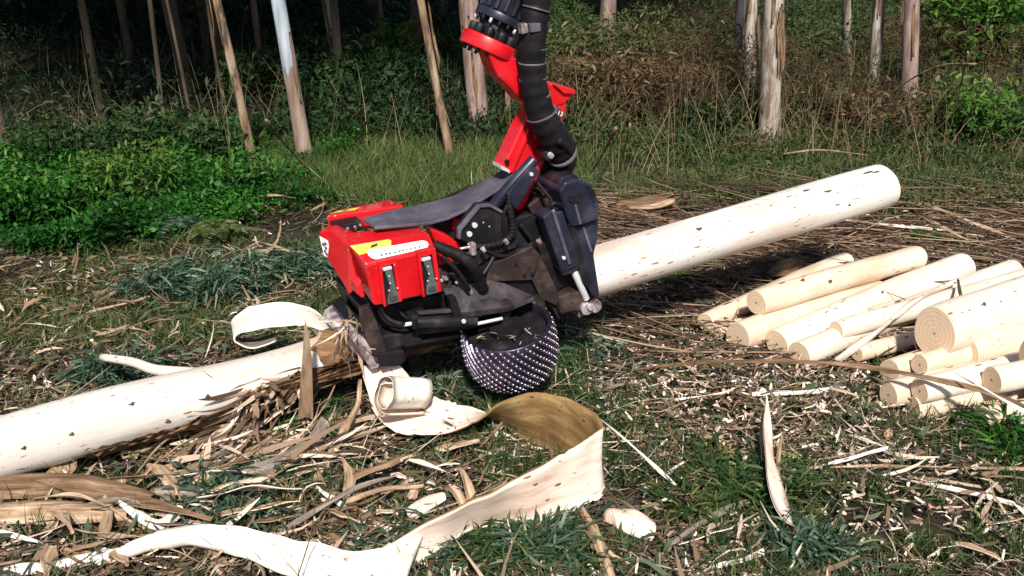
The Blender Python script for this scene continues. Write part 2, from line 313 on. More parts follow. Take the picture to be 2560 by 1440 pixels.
def make_log(name, p0, p1, r0, r1, mat, label, cat='log', group=None, seed=0, bend=0.0, body='trunk', far_mat=None, sagu=None):
    L = (V(p1)-V(p0)).length
    e = empty(name, p0, label, cat, group); e.rotation_euler = frame_from(p0, p1).to_euler()
    me, a, b = log_mesh(body, L, r0, r1, seed=seed, bend=bend, nl=70 if sagu is not None else 26)
    if sagu is not None:
        for vv in me.vertices:
            uu = vv.co.x+sagu; q = thin(uu); vv.co.y *= q; vv.co.z = vv.co.z*q-sag(uu)
    for nm, m_, mt in ((body, me, mat), ('cut_face', disc('cut_face', a, -.004), M['cut']), ('cut_face', disc('cut_face', b, .004), M['cut'])):
        for mm in [mt]: m_.materials.append(mm)
        m_.polygons.foreach_set('use_smooth', [nm == body]*len(m_.polygons))
        o = bpy.data.objects.new(nm, m_); C.objects.link(o); o.parent = e
    return e

LOG0 = D(-160, 1168, 4.50); LOG1 = D(2205, 466, 6.55)
felled = make_log('felled_trunk', LOG0, LOG1,   .142, .153, M['wood_cool'], 'long peeled white eucalyptus trunk gripped by the red harvester head', seed=3, bend=.0, sagu=float(np.dot(LOG0-D(1150, 800, 5.44), (LOG1-LOG0)/np.linalg.norm(LOG1-LOG0))))
U = (LOG1-LOG0)/np.linalg.norm(LOG1-LOG0)
W3 = np.cross(U, [0, 0, 1.]); W3 /= np.linalg.norm(W3); V3 = np.cross(W3, U)
O3 = LOG0+U*np.dot(D(1150, 800, 5.44)-LOG0, U)
def H(px, py, wv):                          # point of the pixel's ray on the plane w = wv of the head
    r = ray(px, py); t = (wv-np.dot(CAM-O3, W3))/np.dot(r, W3); return CAM+r*t
def uvw(p): q = np.array(p)-O3; return np.dot(q, U), np.dot(q, V3), np.dot(q, W3)
def wld(u, v, w_): return O3+U*u+V3*v+W3*w_
# bark still on the trunk
def bark_wrap(u0, u1, a0, a1, name, mat, parent, off=.007, seed=1, rag=.25):
    rr = np.random.default_rng(seed); nu, na = 40, 22; vs = []
    jag0 = rr.normal(0, rag*.3, nu+1); jag1 = rr.normal(0, rag*.3, nu+1); e0 = rr.normal(0, .04, na+1); e1 = rr.normal(0, .09, na+1)
    for lay in (0, 1):
        for i in range(nu+1):
            for j in range(na+1):
                s = i/nu; t = j/na
                uu = u0+e0[j]+(u1+e1[j]-u0-e0[j])*s
                b0 = a0+jag0[i]+rag*math.sin(s*9+seed); b1 = a1+jag1[i]+rag*math.sin(s*5+seed*2)
                a = b0+(b1-b0)*t
                r = .149+(off+.006*math.sin(s*31+t*7)+.005*rr.random())*(1-lay)+.02*(1-lay)*max(0, abs(t-.5)*2-.85)*5
                r *= thin(uu); vs.append(wld(uu, r*math.sin(a)-sag(uu), r*math.cos(a)))
    n1 = na+1; N1 = (nu+1)*n1
    fs = [(i*n1+j, (i+1)*n1+j, (i+1)*n1+j+1, i*n1+j+1) for i in range(nu) for j in range(na)]
    fs += [tuple(N1+k for k in reversed(f)) for f in fs]
    return link(name, mesh(name, [np.array(v) for v in vs], fs), mat, parent)
# bark_wrap parts need world coordinates: a holder-free child with identity world transform
def child_world(o, par):
    bpy.context.view_layer.update()
    o.parent = par; o.matrix_parent_inverse = par.matrix_world.inverted(); return o
# angle measured from +W (camera side) towards +V (up)
child_world(bark_wrap(-.78, .25, -2.6, 1.9, 'bark', M['bark'], None, seed=2, rag=.12), felled)
child_world(bark_wrap(-1.95, -.76, -2.2, -.28, 'bark', M['bark_outer'], None, off=.012, seed=5, rag=.22), felled)
child_world(bark_wrap(-1.2, -.7, -.35, .22, 'bark', M['bark'], None, off=.02, seed=9, rag=.1), felled)

def catmull(P, n):
    P = [np.array(p, float) for p in P]; P = [2*P[0]-P[1]]+P+[2*P[-1]-P[-2]]; out = []
    for i in range(1, len(P)-2):
        for k in range(n):
            t = k/n; a, b, c, d = P[i-1:i+3]
            out.append(.5*((2*b)+(-a+c)*t+(2*a-5*b+4*c-d)*t*t+(-a+3*b-3*c+d)*t**3))
    out.append(P[-2]); return np.array(out)
def ribbon(name, A, B, mats, label=None, cat='bark strip', parent=None, group=None, n=8, k=6, thick=.007, bulge=.0, rag=.006, wav=.006, seed=0, flip=False):
    """sheet between world edge curves A and B, real thickness, two faces of different material"""
    rr = np.random.default_rng(seed+100); a = catmull(A, n); b = catmull(B, n); m = len(a)
    T = np.gradient(a+b, axis=0); S = b-a; N = np.cross(T, S); N /= (np.linalg.norm(N, axis=1)[:, None]+1e-9)
    if flip: N = -N
    g = []
    ja = np.convolve(rr.normal(0, 1.3, m+4), [.15, .2, .3, .2, .15], 'valid'); jb = np.convolve(rr.normal(0, 1.3, m+4), [.15, .2, .3, .2, .15], 'valid')
    if m > 30: ja += (rr.random(m) < .08)*rr.normal(0, 2, m); jb += (rr.random(m) < .08)*rr.normal(0, 2, m)
    for i in range(m):
        for j in range(k+1):
            t = j/k; q = a[i]+S[i]*t
            if j == 0: q = q+S[i]/np.linalg.norm(S[i]+1e-9)*ja[i]*rag
            if j == k: q = q+S[i]/np.linalg.norm(S[i]+1e-9)*jb[i]*rag
            q = q+N[i]*(bulge*(1-(2*t-1)**2)+wav*math.sin(i*.7+t*3+seed)); g.append(q)
    g = np.array(g).reshape(m, k+1, 3); g2 = g-N[:, None]*thick
    vs = list(g.reshape(-1, 3))+list(g2.reshape(-1, 3)); n1 = k+1; off = m*n1; fs = []; mi = []
    for i in range(m-1):
        for j in range(k):
            f = (i*n1+j, (i+1)*n1+j, (i+1)*n1+j+1, i*n1+j+1)
            fs.append(f if not flip else tuple(reversed(f))); mi.append(0)
            f2 = tuple(off+q for q in f); fs.append(tuple(reversed(f2)) if not flip else f2); mi.append(1)
        for j in (0, k):
            fs.append((i*n1+j, (i+1)*n1+j, off+(i+1)*n1+j, off+i*n1+j)); mi.append(0)
    for i in (0, m-1):
        for j in range(k): fs.append((i*n1+j, i*n1+j+1, off+i*n1+j+1, off+i*n1+j)); mi.append(0)
    o0 = g.reshape(-1, 3).mean(0) if parent is None else np.zeros(3)
    me = mesh(name, [v-o0 for v in vs], fs)
    ln = np.concatenate([[0], np.cumsum(np.linalg.norm(np.diff((a+b)/2, axis=0), axis=1))]); wd = np.linalg.norm(S, axis=1)
    st = np.stack([np.repeat(ln, k+1), (np.tile(np.arange(k+1)/k, m)*np.repeat(wd, k+1)), np.full(m*(k+1), seed*3.7)], 1)
    at = me.attributes.new('strip', 'FLOAT_VECTOR', 'POINT'); at.data.foreach_set('vector', np.concatenate([st, st+[0, 0, 5]]).astype(np.float32).ravel())
    o = link(name, me, mats); me.polygons.foreach_set('material_index', mi)
    o.location = V(o0)
    if parent is not None: child_world(o, parent)
    else: tag(o, label, cat, group)
    return o
def GG(lst): return [G(p[0], p[1], p[2]+.02) for p in lst]
def DD(lst): return [D(*p) for p in lst]

# bark curl above the trunk, left
ribbon('bark_curl', DD([(862, 846, 5.2), (770, 813, 5.2), (690, 815, 5.2), (620, 827, 5.2), (588, 838, 5.2), (592, 860, 5.2), (640, 872, 5.2), (690, 853, 5.25)]),
       DD([(826, 806, 5.45), (772, 768, 5.45), (700, 755, 5.45), (625, 768, 5.45), (582, 797, 5.45), (586, 838, 5.45), (630, 850, 5.45), (690, 835, 5.45)]),
       [M['bark_white'], M['bark_grey']], 'white arched curl of peeled bark rising beside the trunk, left of the harvester head', seed=1, rag=.003, wav=.002, flip=True)
# rolled bark under the head
def roll(name, c0, c1, r0, turns, mats, label, seed=0):
    ax = (V(c1)-V(c0)); L = ax.length; ax.normalize(); a = ax.cross(Vector((0, 0, 1))).normalized(); b = ax.cross(a); A = []; B = []
    for i in range(int(turns*14)+1):
        th = i/14*2*math.pi+1.0; r = r0*(1-.5*i/(turns*14))*(1+.10*math.sin(i*.9)+.05*math.sin(i*2.3)); q = a*math.cos(th)*r+b*math.sin(th)*r
        A.append(np.array(V(c0)+q)); B.append(np.array(V(c1)+q*.92))
    return ribbon(name, A, B, mats, label, 'bark curl', n=2, k=6, seed=seed, rag=.002, wav=.001, thick=.006)
roll('bark_roll', D(962, 985, 4.85), D(1010, 985, 5.0)+np.array([.1, 0, 0]), .105, 1.6, [M['bark_white'], M['bark_inner']], 'tight white roll of bark hanging under the harvester knives', 4)
# big loop
TAIL_LO = [(1300, 1092, .02), (1370, 1125, .02), (1440, 1170, .02), (1490, 1205, .02), (1509, 1228, .03), (1490, 1246, .03), (1440, 1268, .03), (1350, 1300, .03), (1260, 1304, .03), (1180, 1322, .03), (1100, 1368, .03), (1010, 1432, .03), (930, 1480, .03)]
TAIL_HI = [(1300, 990, .31), (1370, 985, .34), (1430, 1000, .36), (1478, 1032, .36), (1503, 1063, .36), (1480, 1085, .35), (1420, 1122, .33), (1330, 1175, .31), (1240, 1222, .28), (1160, 1258, .24), (1070, 1302, .2), (950, 1372, .14), (860, 1400, .1)]
LA = [(1000, 915, .33), (1030, 955, .25), (1065, 982, .18), (1100, 1000, .15), (1150, 1015, .12), (1195, 1026, .08), (1240, 1055, .03)]+TAIL_LO
LB = [(905, 915, .33), (925, 1010, .2), (960, 1062, .1), (1020, 1088, .06), (1100, 1088, .06), (1180, 1064, .12), (1240, 1016, .24)]+TAIL_HI
ribbon('bark_loop', GG(LA), GG(LB), [M['loop_inner'], M['bark_inner']], 'wide looping ribbon of pink bark curling across the ground in front', n=7, k=7, thick=.009, seed=3, rag=.005, wav=.003, bulge=.008)
ribbon('bark_ribbon', GG([(1000, 1500, .06), (900, 1490, .06), (790, 1465, .06), (700, 1432, .06), (600, 1392, .07), (500, 1368, .08), (410, 1372, .07), (330, 1392, .05), (240, 1412, .04)]),
       GG([(1060, 1335, .13), (920, 1378, .10), (800, 1360, .10), (700, 1340, .12), (590, 1315, .15), (480, 1314, .17), (380, 1335, .13), (300, 1368, .08), (220, 1398, .04)]),
       [M['bark_white'], M['bark_outer']], 'broad flat white bark ribbon lying along the bottom edge', thick=.009, seed=6, bulge=.02, rag=.004, flip=True)

def strip(name, P, wid, mats, label, seed=0, tilt=0.3, bulge=.0, thick=.005, cat='bark strip', group=None, taper=(1, 1), rag=.003):
    """P: list of (px,py,z); a strip of width wid (m) lying roughly flat"""
    Q = [G(p[0], p[1], p[2]+.025) for p in P]; n = len(Q); A = []; B = []
    for i, q in enumerate(Q):
        t = Q[min(i+1, n-1)]-Q[max(i-1, 0)]; s = np.cross(t, [0, 0, 1.]); s /= np.linalg.norm(s)+1e-9
        if s[1] > 0: s = -s                       # towards the camera
        tt = i/(n-1); k = taper[0]+(taper[1]-taper[0])*tt
        if i in (0, n-1): k *= .7
        d = (s*math.cos(tilt)-np.array([0, 0, 1.])*math.sin(tilt))*wid*.5*k
        A.append(q+d); B.append(q-d)
    return ribbon(name, A, B, mats, label, cat, seed=seed, bulge=bulge, thick=thick, n=5, k=4, rag=rag, group=group, flip=(np.cross(Q[-1]-Q[0], B[0]-A[0])[2] < 0))

WI, BO, BG, BT, BI = M['bark_white'], M['bark_outer'], M['bark_grey'], M['bark_tan'], M['bark_inner']
PIECES = [
 ('bark_strip', [(1575, 925, .03), (1700, 910, .06), (1830, 903, .16), (1960, 903, .22), (2090, 908, .24), (2220, 925, .26), (2330, 946, .26), (2440, 972, .25), (2520, 1000, .25), (2600, 1035, .25)], .034, [BO, BT], 'very long brown bark strip lying across the front of the log pile', .8, (.6, .9)),
 ('bark_strip', [(2360, 915, .34), (2440, 960, .31), (2520, 1005, .28), (2620, 1060, .24)], .022, [WI, BT], 'thin white strip resting on the pile at the right edge', .5, (.3, 1)),
 ('bark_strip', [(1880, 985, .04), (1960, 982, .05), (2040, 978, .05), (2112, 966, .04)], .03, [WI, BT], 'short cream strip lying below the long brown strip', .8, (1, .6)),
 ('bark_shard', [(1915, 990, .20), (1920, 1060, .16), (1925, 1140, .14), (1940, 1210, .12), (1960, 1280, .10), (1985, 1342, .08)], .10, [BI, BT], 'tall forked pink bark shard standing out of the litter at right', .5, (.15, 1.1)),
 ('bark_shard', [(1908, 1030, .15), (1903, 1090, .1), (1903, 1165, .04)], .02, [BT, BT], 'narrow splinter directly left of the forked bark shard', .4, (.4, .8)),
 ('bark_shard', [(1954, 1092, .15), (1945, 1150, .1), (1948, 1210, .06)], .025, [BT, BI], 'right prong beside the forked pink bark shard', .4, (.3, 1)),
 ('bark_strip', [(2030, 1172, .04), (2100, 1152, .05), (2160, 1135, .07), (2220, 1118, .08)], .02, [WI, BT], 'straight pale splint pointing right, right of the forked shard', .6, (1, .5)),
 ('bark_strip', [(2120, 1085, .04), (2165, 1100, .06), (2218, 1118, .08)], .018, [WI, BT], 'small pale splint meeting the straight splint at its tip', .6, (.6, .8)),
 ('bark_strip', [(1470, 1028, .05), (1540, 1080, .12), (1620, 1150, .1), (1690, 1212, .04)], .018, [WI, BT], 'long thin yellow straw slanting down right of the bark loop', .6, (.5, 1)),
 ('bark_strip', [(1450, 1265, .05), (1490, 1340, .06), (1510, 1400, .05), (1530, 1460, .03)], .06, [BT, WI], 'frayed tan bark strip running down below the loop corner', .5, (.5, 1)),
 ('bark_strip', [(1480, 1290, .05), (1520, 1375, .05), (1575, 1412, .03)], .025, [BT, WI], 'side splinter forking off the frayed tan strip', .5, (.5, .8)),
 ('bark_shard', [(1520, 1285, .05), (1570, 1300, .09), (1635, 1330, .05)], .15, [BI, BT], 'rounded pinkish white bark flake in grass right of the loop', .5, (.7, .8)),
 ('branch_strip', [(1740, 1435, .03), (1800, 1412, .04), (1860, 1398, .05), (1910, 1378, .05)], .025, [WI, BT], 'pale curved sliver at the bottom, right of centre', .5, (.4, 1.1)),
 ('bark_strip', [(1000, 1143, .1), (1060, 1158, .12), (1140, 1190, .08)], .018, [WI, BT], 'thin yellow stick inside the bark loop pointing left', .5, (1, .6)),
 ('bark_shard', [(1152, 1170, .14), (1170, 1215, .1), (1190, 1275, .03)], .075, [BT, WI], 'upright folded tan flake inside the bark loop', .9, (.3, 1)),
 ('bark_shard', [(1120, 1215, .1), (1150, 1245, .08), (1165, 1290, .03)], .06, [BT, BO], 'torn orange flake leaning by the folded tan flake', .8, (.4, 1)),
 ('bark_shard', [(1020, 1290, .03), (1060, 1262, .06), (1110, 1240, .05)], .09, [BI, BT], 'pale flat chip tucked behind the front of the loop', .5, (1, .6)),
 ('bark_strip', [(790, 1215, .04), (825, 1240, .05), (862, 1268, .04)], .03, [WI, BT], 'small bright white splinter between grass tufts left of the loop', .5, (.7, 1)),
 ('bark_strip', [(900, 950, .28), (895, 1010, .2), (870, 1060, .14), (830, 1130, .08), (790, 1200, .03)], .05, [BT, BO], 'twisted tan bark streamer trailing down from the head', .7, (.4, 1)),
 ('bark_strip', [(560, 1215, .05), (620, 1190, .07), (700, 1160, .09), (780, 1110, .11), (815, 1052, .14)], .09, [BG, BO], 'grey curved bark slab rising right under the trunk', .9, (1, .9)),
 ('bark_strip', [(470, 1210, .05), (530, 1180, .09), (600, 1150, .1), (690, 1080, .12)], .05, [BT, WI], 'tan torn strip lying across the grey slab', .6, (1, .3)),
 ('bark_trough', [(-60, 1222, .07), (60, 1215, .09), (160, 1212, .1), (260, 1225, .1), (385, 1252, .08)], .12, [BO, BG], 'brown rolled bark trough lying at left below the trunk', .8, (1, .8)),
 ('bark_trough', [(380, 1235, .05), (440, 1232, .06), (515, 1232, .06)], .08, [BG, BO], 'short grey bark trough continuing right of the brown one', .8, (1, .8)),
 ('bark_trough', [(-60, 1290, .04), (60, 1280, .06), (180, 1282, .07), (320, 1285, .05)], .12, [BT, BO], 'yellowish split bark slab in the lower left corner', .6, (1, .7)),
 ('bark_shard', [(300, 1255, .1), (350, 1290, .08), (400, 1310, .06), (455, 1270, .07)], .1, [WI, BT], 'white forked bark flake at lower left', .4, (.3, .8)),
 ('bark_strip', [(80, 1245, .12), (180, 1235, .15), (260, 1262, .13), (340, 1310, .05)], .016, [BT, BT], 'thin arched vine over the brown trough at left', .5, (.8, .8)),
 ('bark_strip', [(-40, 1318, .05), (40, 1338, .06), (130, 1362, .04)], .025, [WI, BT], 'pale thin strip at the left edge near the bottom', .5, (1, .5)),
 ('bark_strip', [(0, 1425, .03), (100, 1418, .04), (200, 1398, .04), (300, 1375, .04)], .06, [WI, BT], 'cream tail of bark reaching the bottom left corner', .5, (1, .6)),
 ('bark_strip', [(215, 782, .03), (280, 765, .04), (375, 742, .04)], .022, [BT, BT], 'straight tan stick on brown litter at far left', .5, (.6, 1)),
 ('bark_shard', [(1540, 512, .04), (1600, 508, .09), (1660, 505, .12), (1690, 512, .08)], .16, [BO, BT], 'orange splintered stump wood behind the machine at right', .5, (1, .7)),
 ('bark_shard', [(1570, 520, .05), (1630, 515, .1), (1688, 500, .16)], .08, [BT, WI], 'pale split piece on top of the orange splintered wood', .6, (.5, 1)),
 ('bark_curl', [(1925, 680, .08), (1960, 668, .14), (2005, 655, .12)], .12, [BO, BT], 'brown curled bark bit behind the log pile', .9, (1, .8)),
 ('branch_strip', [(640, 600, .1), (720, 625, .08), (800, 640, .04)], .018, [BT, BT], 'bare stick leaning toward the red cover from the left', .5, (.6, 1)),
 ('branch_strip', [(640, 490, .1), (690, 488, .12), (740, 495, .08)], .02, [BT, BT], 'horizontal bare stick in grass left of the head', .5, (.6, 1)),
 ('branch_strip', [(2290, 500, .05), (2380, 535, .08), (2480, 575, .06), (2570, 612, .04)], .028, [BT, BI], 'straight pale stick running right from the trunk end', .5, (1, .8)),
 ('branch_strip', [(2255, 505, .06), (2330, 555, .1), (2420, 600, .06)], .03, [BT, BT], 'tan stick crossing under the trunk end', .5, (1, .8)),
 ('branch_strip', [(2070, 545, .04), (2200, 560, .07), (2330, 572, .05), (2460, 590, .04)], .022, [BI, BT], 'long pale stick lying right behind the pile', .5, (1, .8)),
 ('branch_strip', [(1900, 1175, .03), (2100, 1166, .05), (2330, 1166, .05), (2600, 1172, .04)], .014, [BT, BT], 'long thin dark wire like vine stretched to the right edge', .5, (.6, 1)),
 ('branch_strip', [(2250, 1195, .03), (2400, 1225, .05), (2600, 1270, .03)], .02, [M['bark_inner'], BO], 'reddish twig bottom right running off the frame', .5, (.6, 1)),
 ('branch_strip', [(1640, 1400, .03), (1720, 1330, .05), (1800, 1280, .05), (1880, 1250, .04)], .035, [BG, BG], 'grey weathered stick between the loop and the forked shard', .5, (.6, 1)),
 ('branch_strip', [(700, 1330, .05), (800, 1270, .08), (900, 1215, .08), (990, 1190, .05)], .03, [BG, BG], 'grey long branch lying left inside the grass before the loop', .5, (.8, .8)),
 ('branch_strip', [(860, 1255, .06), (950, 1225, .08), (1060, 1215, .06)], .04, [BT, BG], 'stringy tan bundle strip left of the folded flake', .5, (.8, .5)),
 ('branch_strip', [(1680, 1000, .04), (1790, 985, .05), (1830, 975, .04)], .016, [BI, BT], 'thin pale twig left of the short cream strip', .5, (1, .6)),
 ('branch_strip', [(1440, 1005, .03), (1500, 975, .05), (1580, 955, .04)], .02, [BG, BT], 'grey brown twig right of the studded roller', .5, (1, .6)),
]
for i, (nm, P, wd, mt, lb, tl, tp) in enumerate(PIECES):
    strip(nm, P, wd, mt, lb, seed=20+i, tilt=tl, taper=tp, bulge=.12*wd if 'trough' not in nm else .35*wd, thick=.004+.03*wd, cat='stick' if nm == 'branch_strip' else 'bark')

# forked trunk side branch
def tube_mesh(name, P, R, na=14, n=6, ribs=None, smooth=True):
    Q = catmull(P, n) if n > 1 else np.array(P, float); m = len(Q)
    rr = np.interp(np.linspace(0, 1, m), np.linspace(0, 1, len(R)), R)
    T = np.gradient(Q, axis=0); T /= np.linalg.norm(T, axis=1)[:, None]
    s = np.cross(T[0], [0.13, .2, 1.]); s /= np.linalg.norm(s); vs = []
    for i in range(m):
        s = s-T[i]*np.dot(s, T[i]); s /= np.linalg.norm(s); b = np.cross(T[i], s); r = rr[i]*(ribs(i) if ribs else 1)
        for j in range(na):
            a = 2*math.pi*j/na; vs.append(Q[i]+r*(s*math.cos(a)+b*math.sin(a)))
    fs = [(i*na+j, i*na+(j+1) % na, (i+1)*na+(j+1) % na, (i+1)*na+j) for i in range(m-1) for j in range(na)]
    fs += [tuple(range(na))[::-1], tuple(range((m-1)*na, m*na))]
    return mesh(name, vs, fs)
branch = link('side_branch', tube_mesh('side_branch', [D(560, 945, 5.02), D(480, 935, 5.05), (D(390, 925, 5.12)), D(330, 905, 5.2), D(255, 893, 5.3)], [.045, .035, .028, .025, .02], 12), M['wood'])
child_world(branch, felled)
shard = link('bark_splinter', mesh('bark_splinter', [H(x, y, w_) for w_ in (.30, .26) for x, y in [(762, 796), (772, 830), (780, 900), (782, 985), (783, 1050), (765, 1042), (745, 1050), (750, 960), (757, 880)]],
     [tuple(range(9))[::-1], tuple(range(9, 18))]+[(i, (i+1) % 9, 9+(i+1) % 9, 9+i) for i in range(9)]), M['trunk_tan'], smooth=False)
tag(shard, 'upright pointed brown bark splinter standing in front of the trunk', 'bark')

# loose bark flakes in the foreground litter
def loose(n, xr, yr, Lr, Wr, label, group, seed, mats=((0, 3), (3, 1), (2, 1), (4, 3), (1, 3))):
    rr = np.random.default_rng(seed); MM = [M['bark_white'], M['bark_outer'], M['bark_grey'], M['bark_tan'], M['bark_inner']]
    for q in range(n):
        p = G(xr[0]+(xr[1]-xr[0])*rr.random(), yr[0]+(yr[1]-yr[0])*rr.random(), .03+.05*rr.random()); L = Lr[0]+(Lr[1]-Lr[0])*rr.random()**2; W_ = Wr[0]+(Wr[1]-Wr[0])*rr.random()**2
        a = rr.normal(.45, .75); cv = rr.normal(0, .7); A = []; B = []; c = p.copy(); tl = rr.normal(0, .6)
        for i in range(6):
            t = i/5; an = a+cv*t; d = np.array([math.cos(an), math.sin(an), .25*math.sin(3.1*t+rr.random())*rr.random()]); c = c+d*L/5
            sd_ = np.array([math.sin(an), -math.cos(an), 0])*math.cos(tl+t*cv)+np.array([0, 0, 1.])*abs(math.sin(tl+t*cv))*.6; w_ = W_*(.25+.75*math.sin(math.pi*min(1, .15+t*.95)))*.5
            A.append(c+sd_*w_+np.array([0, 0, W_*.3])); B.append(c-sd_*w_+np.array([0, 0, W_*.3]))
        k = mats[rr.integers(0, len(mats))]
        ribbon('bark_flake', A, B, [MM[k[0]], MM[k[1]]], label, 'bark', group=group, n=3, k=4, seed=seed*50+q, thick=.004, rag=W_*.10, wav=W_*.05, bulge=W_*rr.normal(0, .2), flip=True)
loose(34, (150, 900), (1080, 1300), (.15, .5), (.02, .09), 'torn bark flake in the heap below the left part of the trunk', 'bark flakes heaped under the trunk', 1)
loose(26, (-50, 700), (1280, 1430), (.12, .4), (.02, .07), 'bark flake lying in the litter along the lower left edge', 'bark flakes at the lower left', 2)
loose(22, (880, 1450), (1110, 1330), (.08, .3), (.015, .07), 'bark flake lying inside or beside the big bark loop', 'bark flakes around the loop', 3)
loose(26, (1560, 2500), (960, 1420), (.08, .35), (.012, .045), 'pale splinter lying in the litter in front of the log pile', 'splinters in front of the pile', 4)
loose(16, (100, 800), (640, 860), (.15, .45), (.012, .04), 'dry bark strip on brown litter behind the trunk', 'strips behind the trunk', 5, ((3, 1), (1, 3), (2, 1)))
loose(18, (1500, 2500), (600, 760), (.2, .6), (.015, .05), 'brown bark strip in the slash behind the log pile', 'bark strips in the slash', 6, ((1, 3), (3, 1), (2, 1)))

loose(12, (-40, 560), (1150, 1330), (.3, .7), (.06, .13), 'broad bark slab in the heap at the far lower left', 'broad bark slabs at the lower left', 7, ((1, 3), (2, 1), (3, 1), (4, 3)))

# log pile
PILE = [
 ((1765, 806, .09), (2112, 652, .12), .062, .072, 'thin log at the far left side of the pile, its small end lowest', 1),
 ((1795, 829, .05), (1930, 790, .05), .036, .036, 'tiny short log end wedged beside the leftmost log', 2),
 ((1892, 757, .26), (2290, 642, .26), .080, .086, 'log lying on top at left of the pile with a broken far end', 1),
 ((1845, 843, .10), (2200, 735, .10), .096, .094, 'thick log at the front left of the pile under the top log', 1),
 ((1943, 860, .09), (2405, 664, .17), .086, .098, 'white log in the middle of the pile with a dark knot in its end', 0),
 ((1998, 888, .08), (2530, 676, .15), .082, .082, 'log right of the knotted one, half buried in chips', 0),
 ((2143, 884, .10), (2500, 800, .10), .048, .060, 'slim log poking out left of the thickest log', 1),
 ((2337, 833, .33), (2900, 640, .38), .142, .150, 'thickest log, lying highest at right with wide ringed end', 0),
 ((2224, 928, .12), (2700, 800, .12), .072, .085, 'log end half hidden under the thickest log', 1),
 ((2300, 912, .20), (2700, 815, .2), .060, .085, 'small log directly below the thickest log', 1),
 ((2222, 988, .11), (2700, 885, .11), .072, .085, 'lower log whose round end faces left beside the white lower log', 1),
 ((2300, 978, .18), (2720, 880, .19), .064, .090, 'white log lying on the lower row of the pile', 0),
 ((2285, 1022, .07), (2700, 965, .08), .062, .07, 'shaded log at ground level under the lower row', 1),
 ((2452, 1047, .08), (2800, 990, .10), .056, .07, 'small log nearest the camera at the right edge', 1),
 ((2600, 915, .34), (3000, 850, .4), .155, .15, 'big round log end cut off by the right edge', 1),
 ((2090, 828, .16), (2560, 700, .20), .062, .070, 'log lying above the two white middle logs toward the right', 0),
 ((2180, 800, .10), (2600, 690, .12), .080, .085, 'log filling the gap behind the thickest log', 1),
 ((2420, 880, .22), (2800, 800, .24), .085, .09, 'log between the thickest log and the small log below it', 1),
 ((2480, 950, .24), (2800, 900, .26), .075, .08, 'log behind the white lower row at the right edge', 0),
]
LOGS = []
for i, (a, b, r0, r1, lb, m_) in enumerate(PILE):
    LOGS.append(None); LOGS[-1] = make_log('cut_log', G(*a), G(*b), r0, r1, M['wood_pink'] if m_ else M['wood'], lb, 'log', 'cut logs stacked in the pile', seed=30+i, bend=.01, body='wood_body')
# knots
def knot(px, py, e, p0, p1, r0, r1, sz=.014):
    p0 = np.array(p0); p1 = np.array(p1); L = np.linalg.norm(p1-p0); x = (p1-p0)/L; d = ray(px, py); o = CAM-p0; r = (r0+r1)/2
    for _ in range(2):
        dd = d-x*np.dot(d, x); oo = o-x*np.dot(o, x); a = dd@dd; b = 2*dd@oo; c = oo@oo-r*r; q = b*b-4*a*c
        if q <= 0: return
        t = (-b-math.sqrt(q))/(2*a); hit = CAM+d*t; r = r0+(r1-r0)*np.clip(np.dot(hit-p0, x)/L, 0, 1)
    n = hit-p0-x*np.dot(hit-p0, x); n /= np.linalg.norm(n); s = np.cross(x, n); vs = [hit+n*.007]; m = 9
    for k, (f, h) in enumerate(((.55, .009), (1, .0), (1.15, -.012))):
        for j in range(m):
            a = 2*math.pi*j/m; w_ = sz*.8*f*(1+.4*math.sin(j*2.3+px)); vs.append(hit+n*h+x*math.cos(a)*w_*1.5+s*math.sin(a)*w_)
    fs = [(0, 1+j, 1+(j+1) % m) for j in range(m)]+[(1+k*m+j, 1+(k+1)*m+j, 1+(k+1)*m+(j+1) % m, 1+k*m+(j+1) % m) for k in range(2) for j in range(m)]
    child_world(link('knot', mesh('knot', vs, fs), M['trunk_dark']), e)
for x, y, z in ((1748, 573, .016), (2122, 512, .016), (1985, 520, .008), (330, 1010, .012), (180, 1085, .010), (520, 990, .010), (420, 1052, .012), (1640, 650, .009), (60, 1120, .010)):
    knot(x, y, felled, LOG0-V3*sag(np.dot(D(x, y, 5)-O3, U)), LOG1-V3*sag(np.dot(D(x, y, 5)-O3, U)), .142, .153, z)
for i, x, y, z in ((2, 2007, 700, .012), (2, 2076, 703, .012), (2, 2235, 690, .008), (4, 2207, 730, .008), (7, 2460, 760, .012), (5, 2150, 800, .007), (11, 2370, 960, .006), (3, 1990, 800, .008), (8, 2400, 870, .008)):
    a, b, r0, r1 = PILE[i][:4]; knot(x, y, LOGS[i], G(*a), G(*b), r0, r1, z)
# small twig + leaves lying on the pile
add = tube_mesh('twig', [G(2395, 700, .3), G(2400, 730, .3), G(2405, 750, .28)], [.008, .012, .008], 8, 3)
tag(link('dry_twig', add, M['trunk_dark']), 'grey broken twig lying on the middle white logs', 'twig')
ribbon('bark_strip', [G(2100, 905, .1), G(2200, 830, .2), G(2300, 750, .26), G(2400, 700, .28)], [G(2085, 895, .1), G(2190, 822, .2), G(2295, 743, .26), G(2398, 694, .28)], [BI, BT], 'slanted pink bark strip running up between the pile logs', 'bark strip', seed=77)

